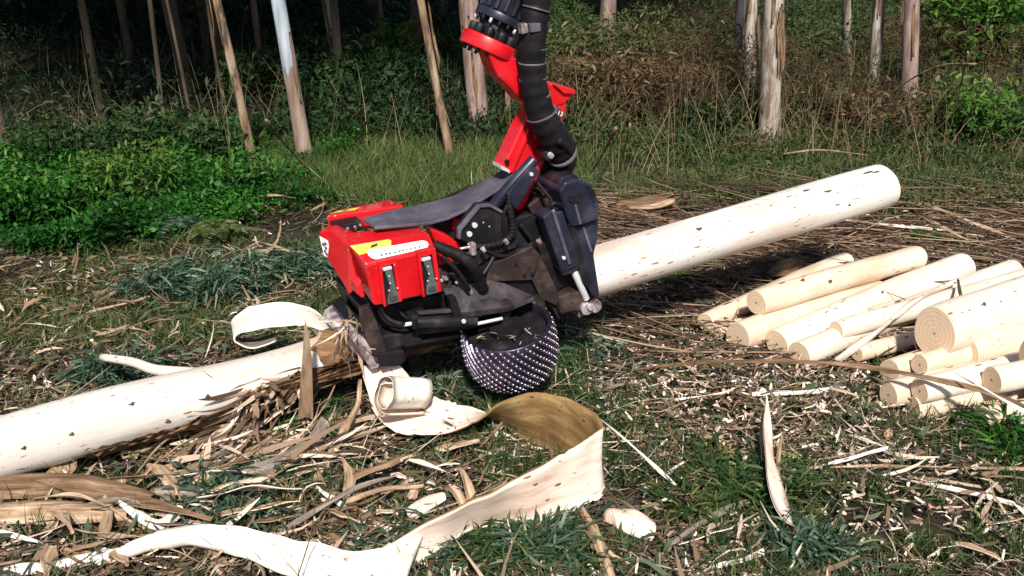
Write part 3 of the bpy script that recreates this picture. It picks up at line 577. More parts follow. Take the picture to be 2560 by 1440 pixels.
# ---------------------------------------------------------------- harvester head
head = empty('harvester_head', wld(0, 0, 0), 'red and black tree harvester head clamping the peeled trunk', 'harvester head')
bpy.context.view_layer.update()
def hp(o, par=None):
    p = par or head
    o.parent = p; o.matrix_parent_inverse = Matrix.Translation(-V(wld(0, 0, 0))) if p == head else Matrix.Identity(4)
    if p != head:
        o.parent = p; o.matrix_parent_inverse = Matrix.Identity(4)
        o.location = (0, 0, 0)
    return o
def bevel(o, wdt=.006, seg=2):
    b = o.modifiers.new('bevel', 'BEVEL'); b.width = wdt; b.segments = seg; b.limit_method = 'ANGLE'; b.angle_limit = math.radians(35)
    return o
def poly(name, vs, fs, mat, par=None, bw=.006, smooth=False):
    bm = bmesh.new(); bv = [bm.verts.new(V(v)) for v in vs]
    for f in fs: bm.faces.new([bv[i] for i in f])
    bmesh.ops.recalc_face_normals(bm, faces=bm.faces)
    me = bpy.data.meshes.new(name); bm.to_mesh(me); bm.free()
    o = link(name, me, mat, None, smooth)
    if bw: bevel(o, bw)
    return hp(o, par)
def prism(name, pts, w0, w1, mat, par=None, bw=.006, lean=0.0):
    n = len(pts); a = [H(x, y, w0) for x, y in pts]; b = [p-(w0-w1)*W3+V3*lean for p in a]
    return poly(name, a+b, [tuple(range(n)), tuple(range(n, 2*n))[::-1]]+[(i, (i+1) % n, n+(i+1) % n, n+i) for i in range(n)], mat, par, bw)
def loft(name, A, B, th, mat, par=None, bw=.003, nrm=None):
    """plate between edges A and B (world points), thickness th"""
    n = len(A); A = [np.array(a) for a in A]; B = [np.array(b) for b in B]; vs = []
    nn = nrm if nrm is not None else V3
    vs = A+B+[a-nn*th for a in A]+[b-nn*th for b in B]; fs = []
    for i in range(n-1):
        fs += [(i, i+1, n+i+1, n+i), (2*n+i, 3*n+i, 3*n+i+1, 2*n+i+1), (i, 2*n+i, 2*n+i+1, i+1), (n+i, n+i+1, 3*n+i+1, 3*n+i)]
    fs += [(0, n, 3*n, 2*n), (n-1, 3*n-1, 4*n-1, 2*n-1)]
    return poly(name, vs, fs, mat, par, bw)
def cyl(name, p0, p1, r, mat, par=None, r1=None, na=24, bw=.003):
    p0 = np.array(p0); p1 = np.array(p1); x = p1-p0; x = x/np.linalg.norm(x)
    s = np.cross(x, [.1, .3, 1.]); s /= np.linalg.norm(s); b = np.cross(x, s); r1 = r if r1 is None else r1
    vs = [p+rr*(s*math.cos(2*math.pi*j/na)+b*math.sin(2*math.pi*j/na)) for p, rr in ((p0, r), (p1, r1)) for j in range(na)]
    fs = [(j, (j+1) % na, na+(j+1) % na, na+j) for j in range(na)]+[tuple(range(na))[::-1], tuple(range(na, 2*na))]
    o = poly(name, vs, fs, mat, par, 0, False)
    o.data.polygons.foreach_set('use_smooth', [True]*na+[False, False])
    if bw: bevel(o, bw)
    return o
def bolt(name, px, py, w_, r, mat, par=None, h=.012):
    p = H(px, py, w_); return cyl(name, p, p+W3*h, r, mat, par, na=6 if r < .01 else 12, bw=.0015)
def tube(name, P, R, mat, par=None, na=14, n=6, ribs=None):
    return hp(link(name, tube_mesh(name, P, R, na, n, ribs), mat), par)

# main body / frame under the covers
frame = prism('main_frame', [(905, 772), (940, 745), (1110, 700), (1160, 640), (1230, 640), (1330, 612), (1400, 600), (1420, 700), (1385, 745), (1330, 735), (1230, 712), (1180, 760), (1150, 800), (1040, 830), (975, 880), (940, 870)], .24, -.22, M['black'])
prism('frame_plate', [(1225, 660), (1262, 648), (1332, 615), (1352, 640), (1400, 740), (1392, 765), (1352, 745), (1330, 700), (1215, 705)], .27, .245, M['rust'], bw=.004)
prism('frame_cover', [(940, 772), (1112, 735), (1112, 780), (1030, 792), (1000, 822), (968, 800)], .30, .20, M['black'])
prism('side_guard', [(903, 772), (922, 766), (940, 800), (962, 860), (968, 888), (962, 912), (940, 908), (918, 850), (905, 810)], .34, .30, M['rust'], bw=.004)
# upper delimbing knife assembly, left end
prism('lower_knife', [(882, 852), (898, 836), (915, 850), (932, 880), (952, 905), (946, 920), (928, 924), (905, 890)], .33, .12, M['worn'], bw=.006)
prism('lower_knife', [(862, 848), (880, 842), (897, 868), (915, 895), (902, 896), (880, 878)], .20, .02, M['worn'], bw=.006)
prism('knife_block', [(945, 885), (1010, 875), (1016, 900), (1004, 912), (952, 918)], .36, .10, M['black'])
prism('knife_base', [(862, 800), (885, 780), (905, 800), (925, 850), (905, 866), (876, 840)], .12, -.12, M['black'])
prism('upper_knife', [(835, 805), (872, 782), (886, 800), (876, 822), (848, 835), (834, 828)], .02, -.16, M['worn'], bw=.008)
for x, y in ((866, 800), (878, 815), (858, 818)): bolt('bolt', x, y, .03, .008, M['black'])
prism('knife_arm', [(1000, 850), (1100, 838), (1165, 842), (1162, 854), (1080, 866), (1010, 880)], .16, .04, M['black'])
prism('knife_tip', [(1010, 880), (1045, 876), (1062, 905), (1050, 950), (1022, 930)], .05, -.16, M['black'])
# cylinder and beam in front
beam = prism('feed_arm_beam', [(1043, 782), (1190, 778), (1200, 800), (1195, 820), (1100, 832), (1040, 838), (1038, 800)], .37, .30, M['black'])
cyl('feed_cylinder', H(1040, 806, .41), H(1190, 802, .41), .028, M['black'])
cyl('cylinder_rod', H(1190, 810, .41), H(1256, 796, .41), .009, M['chrome'])
cyl('hose_fitting', H(1008, 812, .40), H(1034, 808, .40), .010, M['chrome'])
prism('beam_lug', [(1030, 795), (1046, 792), (1048, 820), (1032, 824)], .42, .33, M['black'], bw=.003)
bolt('bolt', 1158, 802, .44, .011, M['chrome'])
for dy, wv in ((0, .36), (10, .34)):
    tube('hydraulic_hose', [H(950-dy*.6, 764+dy*.2, wv), H(962-dy*.6, 788+dy*.5, wv), H(985-dy*.4, 805+dy*.6, wv+.03), H(1012, 811+dy*.3, .40)], [.011]*3, M['rubber'], na=10)
prism('beam_bracket', [(955, 840), (1040, 830), (1055, 850), (1020, 862), (965, 880)], .34, .22, M['black'])
# roller arm plate seen from above
loft('roller_arm', [H(1118, 745, .36), H(1160, 782, .40), H(1210, 780, .42), H(1275, 768, .44), H(1335, 742, .42)],
     [H(1105, 712, .28), H(1150, 712, .28), H(1225, 700, .28), H(1262, 708, .28), H(1330, 738, .30)], .022, M['grey_dark'])
loft('roller_arm_flange', [H(1150, 782, .42), H(1170, 780, .43), H(1260, 768, .44), H(1285, 762, .44)], [H(1152, 760, .40), H(1175, 750, .40), H(1225, 745, .40), H(1275, 748, .40)], .03, M['black'])
bolt('pivot_bolt', 1262, 752, .40, .016, M['black'], h=.01)
prism('arm_bracket', [(1122, 745), (1140, 742), (1152, 775), (1150, 795), (1135, 790)], .41, .36, M['black'], bw=.003)
cyl('arm_knuckle', H(1262, 798, .36)-V3*.02, H(1262, 798, .36)+V3*.05, .035, M['black'])
prism('valve_block', [(1080, 690), (1125, 684), (1132, 722), (1090, 735)], .30, .2, M['rust'], bw=.004)
for x, y in ((1103, 700), (1140, 705), (1160, 703)): bolt('bolt', x, y, .30, .009, M['worn'])

# studded roller ------------------------------------------------
RA = V3*.97+W3*.10-U*.10; RA /= np.linalg.norm(RA)
RC = D(1276, 868, 5.18)
def drum():
    x = np.cross(RA, [0, 1., 0]); x /= np.linalg.norm(x); y = np.cross(RA, x)
    prof = [(-.150, .172), (-.135, .200), (-.08, .228), (0, .241), (.08, .238), (.135, .228), (.142, .222)]
    inner = [(.142, .212), (.09, .208), (.05, .20), (.05, 0.001)]
    na = 48
    def surf(pr, close=None):
        vs = [RC+RA*h+r*(x*math.cos(2*math.pi*j/na)+y*math.sin(2*math.pi*j/na)) for h, r in pr for j in range(na)]
        fs = [(i*na+j, i*na+(j+1) % na, (i+1)*na+(j+1) % na, (i+1)*na+j) for i in range(len(pr)-1) for j in range(na)]
        return vs, fs
    vs, fs = surf([(-.150, .001)]+prof+inner)
    o = poly('feed_roller', vs, fs, M['drum'], None, 0, True)
    # spiral ribs with studs
    sv = []; sf = []; bv = []; bf = []
    ico = bmesh.new(); bmesh.ops.create_icosphere(ico, subdivisions=1, radius=1); iv = np.array([v.co[:] for v in ico.verts]); iff = [tuple(v.index for v in f.verts) for f in ico.faces]; ico.free()
    hs = [p[0] for p in prof]; rs = [p[1] for p in prof]
    nr = 34; ns = 15
    for k in range(nr):
        P = []
        for i in range(ns+1):
            h = -.148+.288*i/ns; a = 2*math.pi*k/nr-1.05*i/ns*1.0
            r = np.interp(h, hs, rs)+.003; n_ = x*math.cos(a)+y*math.sin(a)
            P.append(RC+RA*h+r*n_)
            if i < ns:
                h2 = h+.01; c = RC+RA*h2+(np.interp(h2, hs, rs)+.007)*n_; b0 = len(bv)
                bv += list(iv*(.0066*(.75+.5*((i*7+k*13) % 5)/4))+c); bf += [tuple(q+b0 for q in f) for f in iff]
        P = np.array(P); T = np.gradient(P, axis=0); T /= np.linalg.norm(T, axis=1)[:, None]
        for i in range(ns+1):
            n_ = P[i]-RC-RA*np.dot(P[i]-RC, RA); n_ /= np.linalg.norm(n_); s = np.cross(T[i], n_)
            for dx, dz in ((-.0075, -.004), (-.004, .006), (.004, .006), (.0075, -.004)): sv.append(P[i]+s*dx+n_*dz)
        b0 = k*(ns+1)*4
        sf += [(b0+i*4+q, b0+i*4+q+1, b0+i*4+q+5, b0+i*4+q+4) for i in range(ns) for q in range(3)]
    r_ = link('spiral_ribs', mesh('spiral_ribs', sv, sf), M['rib'], None, False); hp(r_, o); r_['kind'] = 'stuff'
    s_ = link('studs', mesh('studs', bv, bf), M['stud'], None, True); hp(s_, o); s_['kind'] = 'stuff'
    cyl('roller_dish', RC+RA*.052, RC+RA*.105, .202, M['black'], o, na=40)
    cyl('hub', RC+RA*.10, RC+RA*.14, .09, M['rubber'], o)
    # far roller on the other side of the trunk
    return o
roller = drum()

# covers -------------------------------------------------------
v = [H(935, 766, .40), H(913, 662, .42), H(872, 612, .30), H(838, 586, .12),      # left section
     H(1106, 728, .40), H(1088, 621, .42), H(1074, 583, .30), H(1038, 562, .12),    # right section
     H(900, 716, .14), H(1100, 700, .12)]
front = poly('front_cover', v, [(0, 1, 5, 4), (1, 2, 6, 5), (2, 3, 7, 6), (0, 8, 3, 2, 1), (4, 5, 6, 7, 9), (8, 9, 7, 3), (0, 4, 9, 8)], M['red'], bw=.012)
v = [H(797, 578, .10), H(830, 574, .14), H(871, 612, .30), H(898, 716, .30), H(872, 738, .24), H(832, 662, .12), H(812, 640, .08),
     H(815, 566, -.06), H(845, 560, -.06), H(905, 590, .0), H(925, 690, .0), H(890, 700, -.02), H(850, 640, -.06), H(830, 620, -.06)]
endc = poly('end_cover', v, [(0, 1, 2, 3, 4, 5, 6), tuple(range(7, 14))[::-1]]+[(i, (i+1) % 7, 7+(i+1) % 7, 7+i) for i in range(7)], M['red'], bw=.01)
prism('cover_flange', [(893, 716), (903, 700), (912, 740), (906, 745), (893, 735)], .36, .24, M['red'], bw=.003)
# far cover
v = [H(816, 538, -.12), H(1010, 512, -.12), H(1010, 560, -.12), H(822, 575, -.12), H(860, 522, -.30), H(975, 498, -.34), H(975, 560, -.34), H(840, 590, -.30)]
backc = poly('far_cover', v, [(0, 1, 2, 3), (4, 7, 6, 5), (0, 4, 5, 1), (3, 2, 6, 7), (0, 3, 7, 4), (1, 5, 6, 2)], M['red'], bw=.01)
prism('hinge_block', [(836, 566), (905, 553), (912, 566), (848, 582)], -.02, -.12, M['black'], bw=.004)
for x, y in ((850, 575), (868, 570), (886, 566), (900, 562)): bolt('bolt', x, y, -.01, .008, M['worn'])
def plane_on(A, B, Cc, Dd, pts, off=.0025):
    """quad patch inside face A(bottom-left) B(bottom-right) C(top-right) D(top-left): pts in 0..1"""
    n = np.cross(B-A, Dd-A); n /= np.linalg.norm(n)
    if np.dot(n, CAM-A) < 0: n = -n
    return [A*(1-s)*(1-t)+B*s*(1-t)+Cc*s*t+Dd*(1-s)*t+n*off for s, t in pts]
def patch(name, quad, pts, mat, par, off=.003):
    vs = plane_on(*quad, pts, off); n = len(vs)
    me = mesh(name, vs, [tuple(range(n))]); return hp(link(name, me, mat, None, False), par)
v0 = [H(935, 766, .40), H(913, 662, .42), H(872, 612, .30), H(838, 586, .12), H(1106, 728, .40), H(1088, 621, .42), H(1074, 583, .30), H(1038, 562, .12)]
qc = (v0[1], v0[5], v0[6], v0[2])          # chamfer
def rrect(s0, s1, t0, t1, r=.5, n=5):
    out = []; hw = (t1-t0)/2; rs = hw*.30
    for cx, sgn in ((s1-rs, 1), (s0+rs, -1)):
        for k in range(n*2+1):
            a = (-math.pi/2+math.pi*k/(2*n)) * (1 if sgn > 0 else 1)
            out.append((cx+sgn*rs*math.cos(a), (t0+t1)/2+sgn*hw*math.sin(a)))
    return out
lab = patch('white_label', qc, rrect(.12, .93, .10, .60), M['white'], front, .004)
yl = patch('warning_label', qc, [(.02, .45), (.46, .60), (.50, .88), (.48, .97), (.0, .93)], M['yellow'], front, .0025)
for s in (.26, .32, .37, .44, .50, .55, .6, .66, .72, .78): patch('lettering', qc, [(s, .20), (s+.028, .20), (s+.03, .20+.06+.05*((s*37) % 1)), (s+.003, .27)], M['ink'], lab, .0055)
for s in (.35, .52, .70, .74): patch('lettering', qc, [(s, .36), (s+.012, .36), (s+.02, .46), (s+.006, .45)], M['ink'], lab, .0055)
patch('warning_mark', qc, [(.20, .66), (.30, .72), (.33, .86), (.24, .80)], M['ink'], yl, .004)
qe = (H(812, 640, .085), H(829, 643, .12), H(821, 600, .12), H(799, 588, .10))
patch('white_label', qe, [(0, .02), (1, .0), (1, 1), (0, 1)], M['white'], endc, .004)
for s, t in ((.3, .25), (.55, .45), (.3, .6), (.6, .7), (.45, .12)): patch('lettering', qe, [(s-.15, t), (s+.12, t-.06), (s+.18, t+.1), (s-.08, t+.12)], M['ink'], endc, .006)
qb = (H(816, 538, -.12), H(1010, 512, -.12), H(975, 498, -.34), H(860, 522, -.30))
patch('warning_label', qb, [(.02, .06), (.36, .04), (.40, .5), (.06, .55)], M['yellow'], backc, .004)
patch('warning_mark', qb, [(.14, .22), (.22, .18), (.26, .32), (.17, .36)], M['ink'], backc, .006)
# latch recesses and latches
def latch(cx, top, bot, dx):
    # raised rim frame, dark recess, latch
    f = [(cx-25, top-12), (cx+22, top-22), (cx+dx+24, bot+5), (cx+dx+14, bot+8), (cx+14, top-6), (cx-15, top+1), (cx+dx-17, bot+18), (cx+dx-22, bot+20)]
    a = prism('latch_surround', f, .437, .405, M['red'], bw=.003)
    prism('latch_recess', [(cx-15, top+1), (cx+14, top-6), (cx+dx+15, bot+6), (cx+dx-17, bot+18)], .4235, .41, M['black'], a, bw=.001)
    L = prism('latch', [(cx-10, top+8), (cx+10, top+4), (cx+dx+6, bot-32), (cx+dx+14, bot-8), (cx+dx+13, bot+8), (cx+dx-12, bot+14), (cx+dx-12, bot-4), (cx+dx-6, bot-30)], .445, .425, M['latch'], None, bw=.003)
    prism('latch_cap', [(cx-11, top+6), (cx+10, top+1), (cx+10, top+7), (cx-11, top+12)], .450, .43, M['chrome'], L, bw=.001)
    prism('latch_hook', [(cx+dx-9, bot-6), (cx+dx+10, bot-10), (cx+dx+10, bot+2), (cx+dx-8, bot+7)], .452, .446, M['ink'], L, bw=.001)
    for (x, y) in ((cx+3, top+24), (cx+5, top+42), (cx+dx-11, bot-22), (cx+dx+11, bot-28)): bolt('rivet', x, y, .446, .0045, M['chrome'], L, h=.004)
latch(970, 666, 748, 13); latch(1067, 642, 724, 13)
# red fender behind the hoses
prism('red_fender', [(1075, 572), (1095, 578), (1125, 592), (1152, 614), (1158, 630), (1125, 640), (1135, 655), (1098, 664), (1090, 610)], .20, .10, M['red'], bw=.006)

# grey top plate
near = [(937, 567, .20), (1010, 561, .20), (1075, 555, .20), (1120, 543, .20), (1165, 522, .19), (1215, 490, .18), (1262, 462, .16), (1285, 432, .14)]
far = [(905, 545, -.02), (985, 522, -.03), (1040, 513, -.04), (1095, 500, -.05), (1135, 488, -.06), (1180, 466, -.06), (1225, 443, -.06), (1268, 417, -.06)]
loft('top_guard_plate', [H(*p) for p in near], [H(*p) for p in far], .016, M['grey'], bw=.004)
prism('frame_neck', [(1080, 560), (1150, 535), (1215, 500), (1280, 480), (1300, 560), (1290, 620), (1200, 640), (1130, 640)], .10, -.18, M['black'])
prism('red_bracket', [(1145, 550), (1165, 545), (1180, 580), (1175, 605), (1152, 600), (1138, 575)], .15, .08, M['red'], bw=.004)

# pivot plate
pp = prism('pivot_plate', [(1146, 598), (1146, 572), (1160, 556), (1196, 513), (1226, 510), (1262, 530), (1285, 556), (1284, 590), (1255, 602), (1180, 612)], .25, .19, M['black'], bw=.006)
prism('plate_rim', [(1146, 572), (1160, 556), (1196, 513), (1203, 517), (1168, 560), (1154, 577), (1152, 598), (1146, 598)], .265, .24, M['grey'], pp, bw=.002)
prism('plate_rim', [(1196, 513), (1226, 510), (1262, 530), (1258, 536), (1226, 518), (1203, 519)], .265, .24, M['grey'], pp, bw=.002)
for x, y in ((1185, 562), (1172, 584)): bolt('bolt', x, y, .25, .014, M['chrome'], pp, h=.015)
for x, y in ((1208, 556), (1223, 566), (1170, 610)): bolt('rivet', x, y, .25, .004, M['chrome'], pp, h=.004)

# tilt arm (red), lower link
low = prism('lower_link', [(1256, 418), (1276, 375), (1300, 322), (1322, 284), (1335, 262), (1385, 225), (1422, 238), (1412, 290), (1392, 335), (1372, 385), (1352, 430), (1330, 480), (1312, 520), (1296, 530), (1284, 522), (1300, 470), (1296, 434), (1274, 434)], .12, .0, M['red'], bw=.012)
prism('link_rib', [(1275, 432), (1300, 370), (1322, 322), (1330, 326), (1308, 374), (1284, 432)], .135, .115, M['red'], low, bw=.003)
prism('link_edge', [(1254, 414), (1274, 425), (1276, 434), (1254, 424)], .13, .02, M['chrome'], low, bw=.002)
bolt('bolt', 1266, 404, .125, .013, M['black'], low)
dk = prism('decal_plate', [(1377, 262), (1406, 276), (1402, 294), (1370, 284)], .128, .118, M['ink'], low, bw=.001)
# lettering
def text_mesh(s, origin, xdir, ydir, size, mat, par):
    cu = bpy.data.curves.new('txt', 'FONT'); cu.body = s; cu.size = 1; cu.extrude = .02; to = bpy.data.objects.new('txt', cu); C.objects.link(to)
    bpy.context.view_layer.update(); me = bpy.data.meshes.new_from_object(to.evaluated_get(bpy.context.evaluated_depsgraph_get()))
    zd = np.cross(xdir, ydir)
    for vv in me.vertices:
        c = vv.co; vv.co = V(origin+size*(xdir*c.x+ydir*c.y+zd*c.z))
    bpy.data.objects.remove(to); o = link('lettering', me, mat, None, False); return hp(o, par)
a0 = H(1378, 281, .1295); a1 = H(1404, 291, .1295); xd = a1-a0; xd /= np.linalg.norm(xd); yd = np.cross(W3, xd)
text_mesh('V113', a0, xd, yd, .033, M['white'], dk)
# upper link from rotator
upl = prism('upper_link', [(1215, 112), (1240, 112), (1268, 128), (1296, 152), (1330, 178), (1370, 203), (1405, 220), (1438, 226), (1436, 242), (1408, 262), (1375, 275), (1335, 276), (1306, 256), (1278, 223), (1246, 193), (1234, 168)], .13, -.02, M['red'], bw=.014)
prism('link_lip', [(1385, 212), (1438, 224), (1438, 236), (1410, 234)], .15, -.06, M['red'], upl, bw=.004)
# rotator stack along tilted axis
ax = (H(1282, -40, 0)-H(1215, 118, 0)); ax /= np.linalg.norm(ax)
R0 = H(1222, 116, 0)
rot = cyl('rotator', R0+ax*.125, R0+ax*.165, .13, M['blue'], None, na=40)
cyl('mounting_flange', R0-ax*.035, R0+ax*.035, .148, M['red'], rot, na=40, bw=.006)
cyl('rotator_neck', R0+ax*.035, R0+ax*.13, .085, M['black'], rot, na=32)
cyl('ribbed_drum', R0+ax*.165, R0+ax*.31, .112, M['black'], rot, na=40)
cyl('rotator_cap', R0+ax*.31, R0+ax*.52, .12, M['black'], rot, na=40, bw=.01)
sx = np.cross(ax, [0, 1., 0]); sx /= np.linalg.norm(sx); sy = np.cross(ax, sx)
for k in range(16):
    a = 2*math.pi*k/16; n_ = sx*math.cos(a)+sy*math.sin(a); t_ = np.cross(ax, n_)
    c = R0+n_*.112
    vs = [c+ax*h+n_*d+t_*q for h in (.172, .30) for d, q in ((-.01, -.011), (.014, -.009), (.014, .009), (-.01, .011))]
    poly('rib', vs, [(0, 1, 2, 3), (7, 6, 5, 4), (0, 4, 5, 1), (1, 5, 6, 2), (2, 6, 7, 3), (3, 7, 4, 0)], M['blue'], rot, bw=.003)
    cyl('bolt', R0+n_*.118-ax*.055, R0+n_*.118-ax*.03, .009, M['black'], rot, na=6, bw=0)
    cyl('bolt', R0+n_*.118+ax*.10, R0+n_*.118+ax*.127, .008, M['chrome'] if k % 3 == 0 else M['black'], rot, na=6, bw=0)
for k in range(11):
    a = 2*math.pi*(k+.3)/11; n_ = sx*math.cos(a)+sy*math.sin(a)
    cyl('cap_screw', R0+n_*.110+ax*.035, R0+n_*.110+ax*.082, .024, M['black'], rot, na=14, bw=.006)
# hose sleeve
def wrap(i): return 1.0+(.07 if (i % 5) == 0 else (.045 if (i % 5) == 4 else (.02 if (i % 5) == 3 else 0)))
sleeve = tube('hose_sleeve', [H(1338, -90, .22), H(1340, 0, .22), H(1332, 90, .24), H(1331, 170, .24), H(1338, 230, .24), H(1355, 290, .24), H(1378, 335, .22), H(1402, 375, .18)], [.068, .066, .064, .062, .066, .07, .078, .08], M['rubber'], None, 22, 10, wrap)
for k, (x, y, x2, y2) in enumerate([(1341, 20, 1340, 24), (1333, 118, 1332.6, 122), (1331, 155, 1331, 159), (1333, 195, 1333.4, 199), (1341, 240, 1342, 244), (1354, 283, 1355.6, 287), (1372, 325, 1374, 328.5), (1404, 382, 1407, 386)]):
    cyl('strap', H(x, y, .235 if k < 6 else .19), H(x2, y2, .235 if k < 6 else .185), .0705 if k < 5 else .082, M['grey'], sleeve, na=26, bw=.001)
prism('hose_clamp', [(1303, 62), (1318, 58), (1322, 82), (1306, 86)], .29, .25, M['worn'], sleeve, bw=.003)
prism('hose_clamp', [(1326, 60), (1352, 58), (1352, 78), (1328, 82)], .312, .28, M['grey'], sleeve, bw=.003)
tube('hose_sleeve', [H(1402, 375, .15), H(1408, 405, .10), H(1385, 440, .06), H(1360, 475, .04), H(1330, 510, .0)], [.072, .07, .062, .055, .05], M['rubber'], None, 18, 6)
tube('hydraulic_hose', [H(1395, 350, .3), H(1422, 375, .26), H(1424, 400, .2), H(1400, 430, .14), H(1360, 450, .10)], [.02]*3, M['rubber'], None, 12, 6)
# pivot eye
ey = H(1352, 376, .14); cyl('pivot_eye', ey, ey+W3*.10, .033, M['black']); cyl('pivot_pin', ey+W3*.10, ey+W3*.115, .018, M['worn'])
# tilt cylinder
cyl('tilt_cylinder', H(1228, 520, .20), H(1336, 398, .24), .031, M['blue'])
prism('cylinder_guard', [(1268, 486), (1328, 412), (1350, 428), (1292, 522), (1278, 510)], .275, .25, M['blue'], bw=.003)
bolt('bolt', 1327, 435, .275, .010, M['chrome'])
prism('link_cheek', [(1335, 392), (1368, 378), (1392, 400), (1370, 440), (1350, 470), (1335, 460)], .11, -.06, M['black'])
# corrugated cable loop
tube('ribbed_hose', [H(1272, 492, .27), H(1276, 530, .28), H(1282, 560, .28), H(1278, 588, .28), H(1255, 606, .27), H(1222, 614, .27), H(1190, 618, .26)], [.014, .017, .019, .019, .018, .015], M['rubber'], None, 12, 9, lambda i: 1.16 if i % 3 == 0 else .92)
prism('pipe_clamp', [(1178, 610), (1190, 608), (1192, 638), (1180, 640)], .28, .24, M['worn'], bw=.003)
tube('pipe', [H(1150, 622, .25), H(1180, 616, .25), H(1200, 612, .25)], [.007]*2, M['worn'], None, 8, 3)
tube('pipe', [H(1150, 634, .25), H(1190, 632, .25), H(1230, 622, .25)], [.007]*2, M['rust'], None, 8, 3)
tube('hydraulic_hose', [H(1085, 612, .30), H(1115, 625, .33), H(1150, 640, .36), H(1178, 662, .38), H(1196, 692, .36), H(1208, 722, .34)], [.026, .029, .03, .03, .028], M['rubber'], None, 16, 8, lambda i: 1.07 if i % 5 == 0 else 1)
tube('hydraulic_hose', [H(1240, 615, .24), H(1230, 650, .26), H(1205, 690, .28)], [.012]*2, M['black'], None, 10, 6)

for P, r in (([(1105, 640, .33), (1135, 668, .36), (1160, 700, .37), (1172, 725, .36)], .012), ([(1290, 470, .24), (1270, 510, .27), (1258, 545, .27), (1262, 600, .25)], .010),
             ([(1300, 560, .23), (1330, 600, .24), (1345, 640, .25), (1330, 690, .27)], .012), ([(1205, 620, .27), (1250, 640, .26), (1300, 632, .25), (1340, 600, .24)], .011),
             ([(1342, 455, .2), (1362, 480, .24), (1378, 500, .28), (1380, 525, .32)], .010), ([(1110, 690, .31), (1135, 685, .34), (1165, 700, .35)], .009),
             ([(985, 760, .32), (1010, 790, .36), (1035, 800, .38)], .008), ([(1320, 30, .14), (1300, 80, .16), (1296, 140, .15), (1310, 200, .15)], .014)):
    tube('hydraulic_hose', [H(*p) for p in P], [r]*3, M['rubber'], None, 10, 5)
for x, y in ((1172, 724), (1345, 600), (1110, 690), (1378, 524), (1262, 600), (1205, 620)): cyl('hose_fitting', H(x, y, .32), H(x+6, y+9, .32), .013, M['worn'], na=6, bw=.001)
prism('frame_web', [(1230, 640), (1290, 620), (1300, 600), (1240, 605), (1200, 625), (1160, 650), (1150, 672), (1190, 668)], .262, .22, M['black'], bw=.004)
prism('beam_rail', [(1045, 781), (1188, 770), (1192, 777), (1047, 788)], .385, .36, M['grey_dark'], bw=.002)
prism('knife_rail', [(1005, 858), (1150, 836), (1160, 842), (1010, 868)], .26, .18, M['grey_dark'], bw=.003)
# right end: saw box / knife cylinder
prism('rear_plate', [(1330, 612), (1362, 560), (1380, 500), (1420, 470), (1470, 480), (1490, 560), (1486, 640), (1500, 735), (1492, 775), (1475, 768), (1440, 740), (1400, 745), (1385, 720)], .20, -.12, M['rust'], bw=.01)
saw = prism('saw_housing', [(1398, 478), (1412, 456), (1440, 446), (1478, 462), (1490, 480), (1501, 520), (1497, 548), (1470, 560), (1430, 570), (1420, 548)], .34, -.02, M['blue'], bw=.014)
prism('housing_top', [(1394, 462), (1404, 444), (1436, 434), (1450, 446), (1412, 462)], .30, .05, M['black'], bw=.008)
prism('square_port', [(1424, 488), (1450, 482), (1458, 492), (1455, 506), (1434, 512), (1424, 504)], .347, .335, M['black'], saw, bw=.003)
prism('square_port', [(1474, 478), (1486, 474), (1494, 500), (1482, 506)], .345, .335, M['black'], saw, bw=.003)
prism('housing_seam', [(1436, 512), (1442, 511), (1455, 560), (1449, 562)], .346, .335, M['grey'], saw, bw=.002)
prism('side_channel', [(1428, 572), (1498, 552), (1494, 600), (1484, 640), (1500, 738), (1482, 742), (1470, 720)], .30, .16, M['blue'], bw=.008)
prism('channel_rib', [(1455, 565), (1461, 563), (1482, 628), (1477, 632)], .308, .295, M['grey'], bw=.002)
prism('channel_web', [(1420, 560), (1436, 560), (1478, 705), (1474, 722), (1458, 705)], .325, .29, M['black'], bw=.004)
prism('cylinder_housing', [(1357, 545), (1374, 530), (1408, 528), (1450, 655), (1442, 668), (1405, 682)], .33, .24, M['blue'], bw=.008)
prism('housing_ridge', [(1380, 530), (1388, 528), (1430, 660), (1422, 663)], .342, .32, M['grey'], bw=.004)
prism('housing_collar', [(1398, 672), (1446, 656), (1452, 668), (1430, 684), (1406, 690)], .32, .25, M['black'], bw=.004)
bolt('bolt', 1408, 644, .33, .010, M['chrome'])
tube('hydraulic_hose', [H(1378, 520, .34), H(1384, 508, .35), H(1402, 512, .34)], [.010]*2, M['black'], None, 8, 4)
cyl('knife_cylinder_rod', H(1434, 676, .29), H(1466, 748, .29), .019, M['chrome'])
kn = prism('rear_knife', [(1395, 742), (1425, 730), (1455, 728), (1470, 745), (1480, 768), (1470, 785), (1440, 780), (1402, 788)], .28, .10, M['worn'], bw=.014)
kn.data.materials[0] = M['rust']
for x, y in ((1462, 768), (1484, 762)): bolt('clevis', x, y, .28, .036, M['worn'], kn, h=.03)
bolt('clevis_pin', 1474, 765, .31, .02, M['worn'], kn, h=.02)
prism('clevis_foot', [(1440, 770), (1462, 768), (1466, 786), (1448, 796)], .26, .16, M['worn'], kn, bw=.006)
prism('foot_plate', [(1385, 720), (1400, 745), (1408, 792), (1396, 800), (1380, 770)], .24, .0, M['black'])
for x, y in ((1346, 622), (1348, 668), (1360, 648), (1366, 684), (1372, 664), (1420, 702), (1424, 712), (1455, 664), (1310, 688), (1290, 660)): bolt('bolt', x, y, .205 if x > 1335 else .275, .007, M['black'], None, h=.008)
prism('motor_block', [(1352, 490), (1382, 462), (1402, 470), (1392, 520), (1372, 530), (1352, 545), (1330, 535), (1320, 515)], .16, -.08, M['rust'], bw=.008)
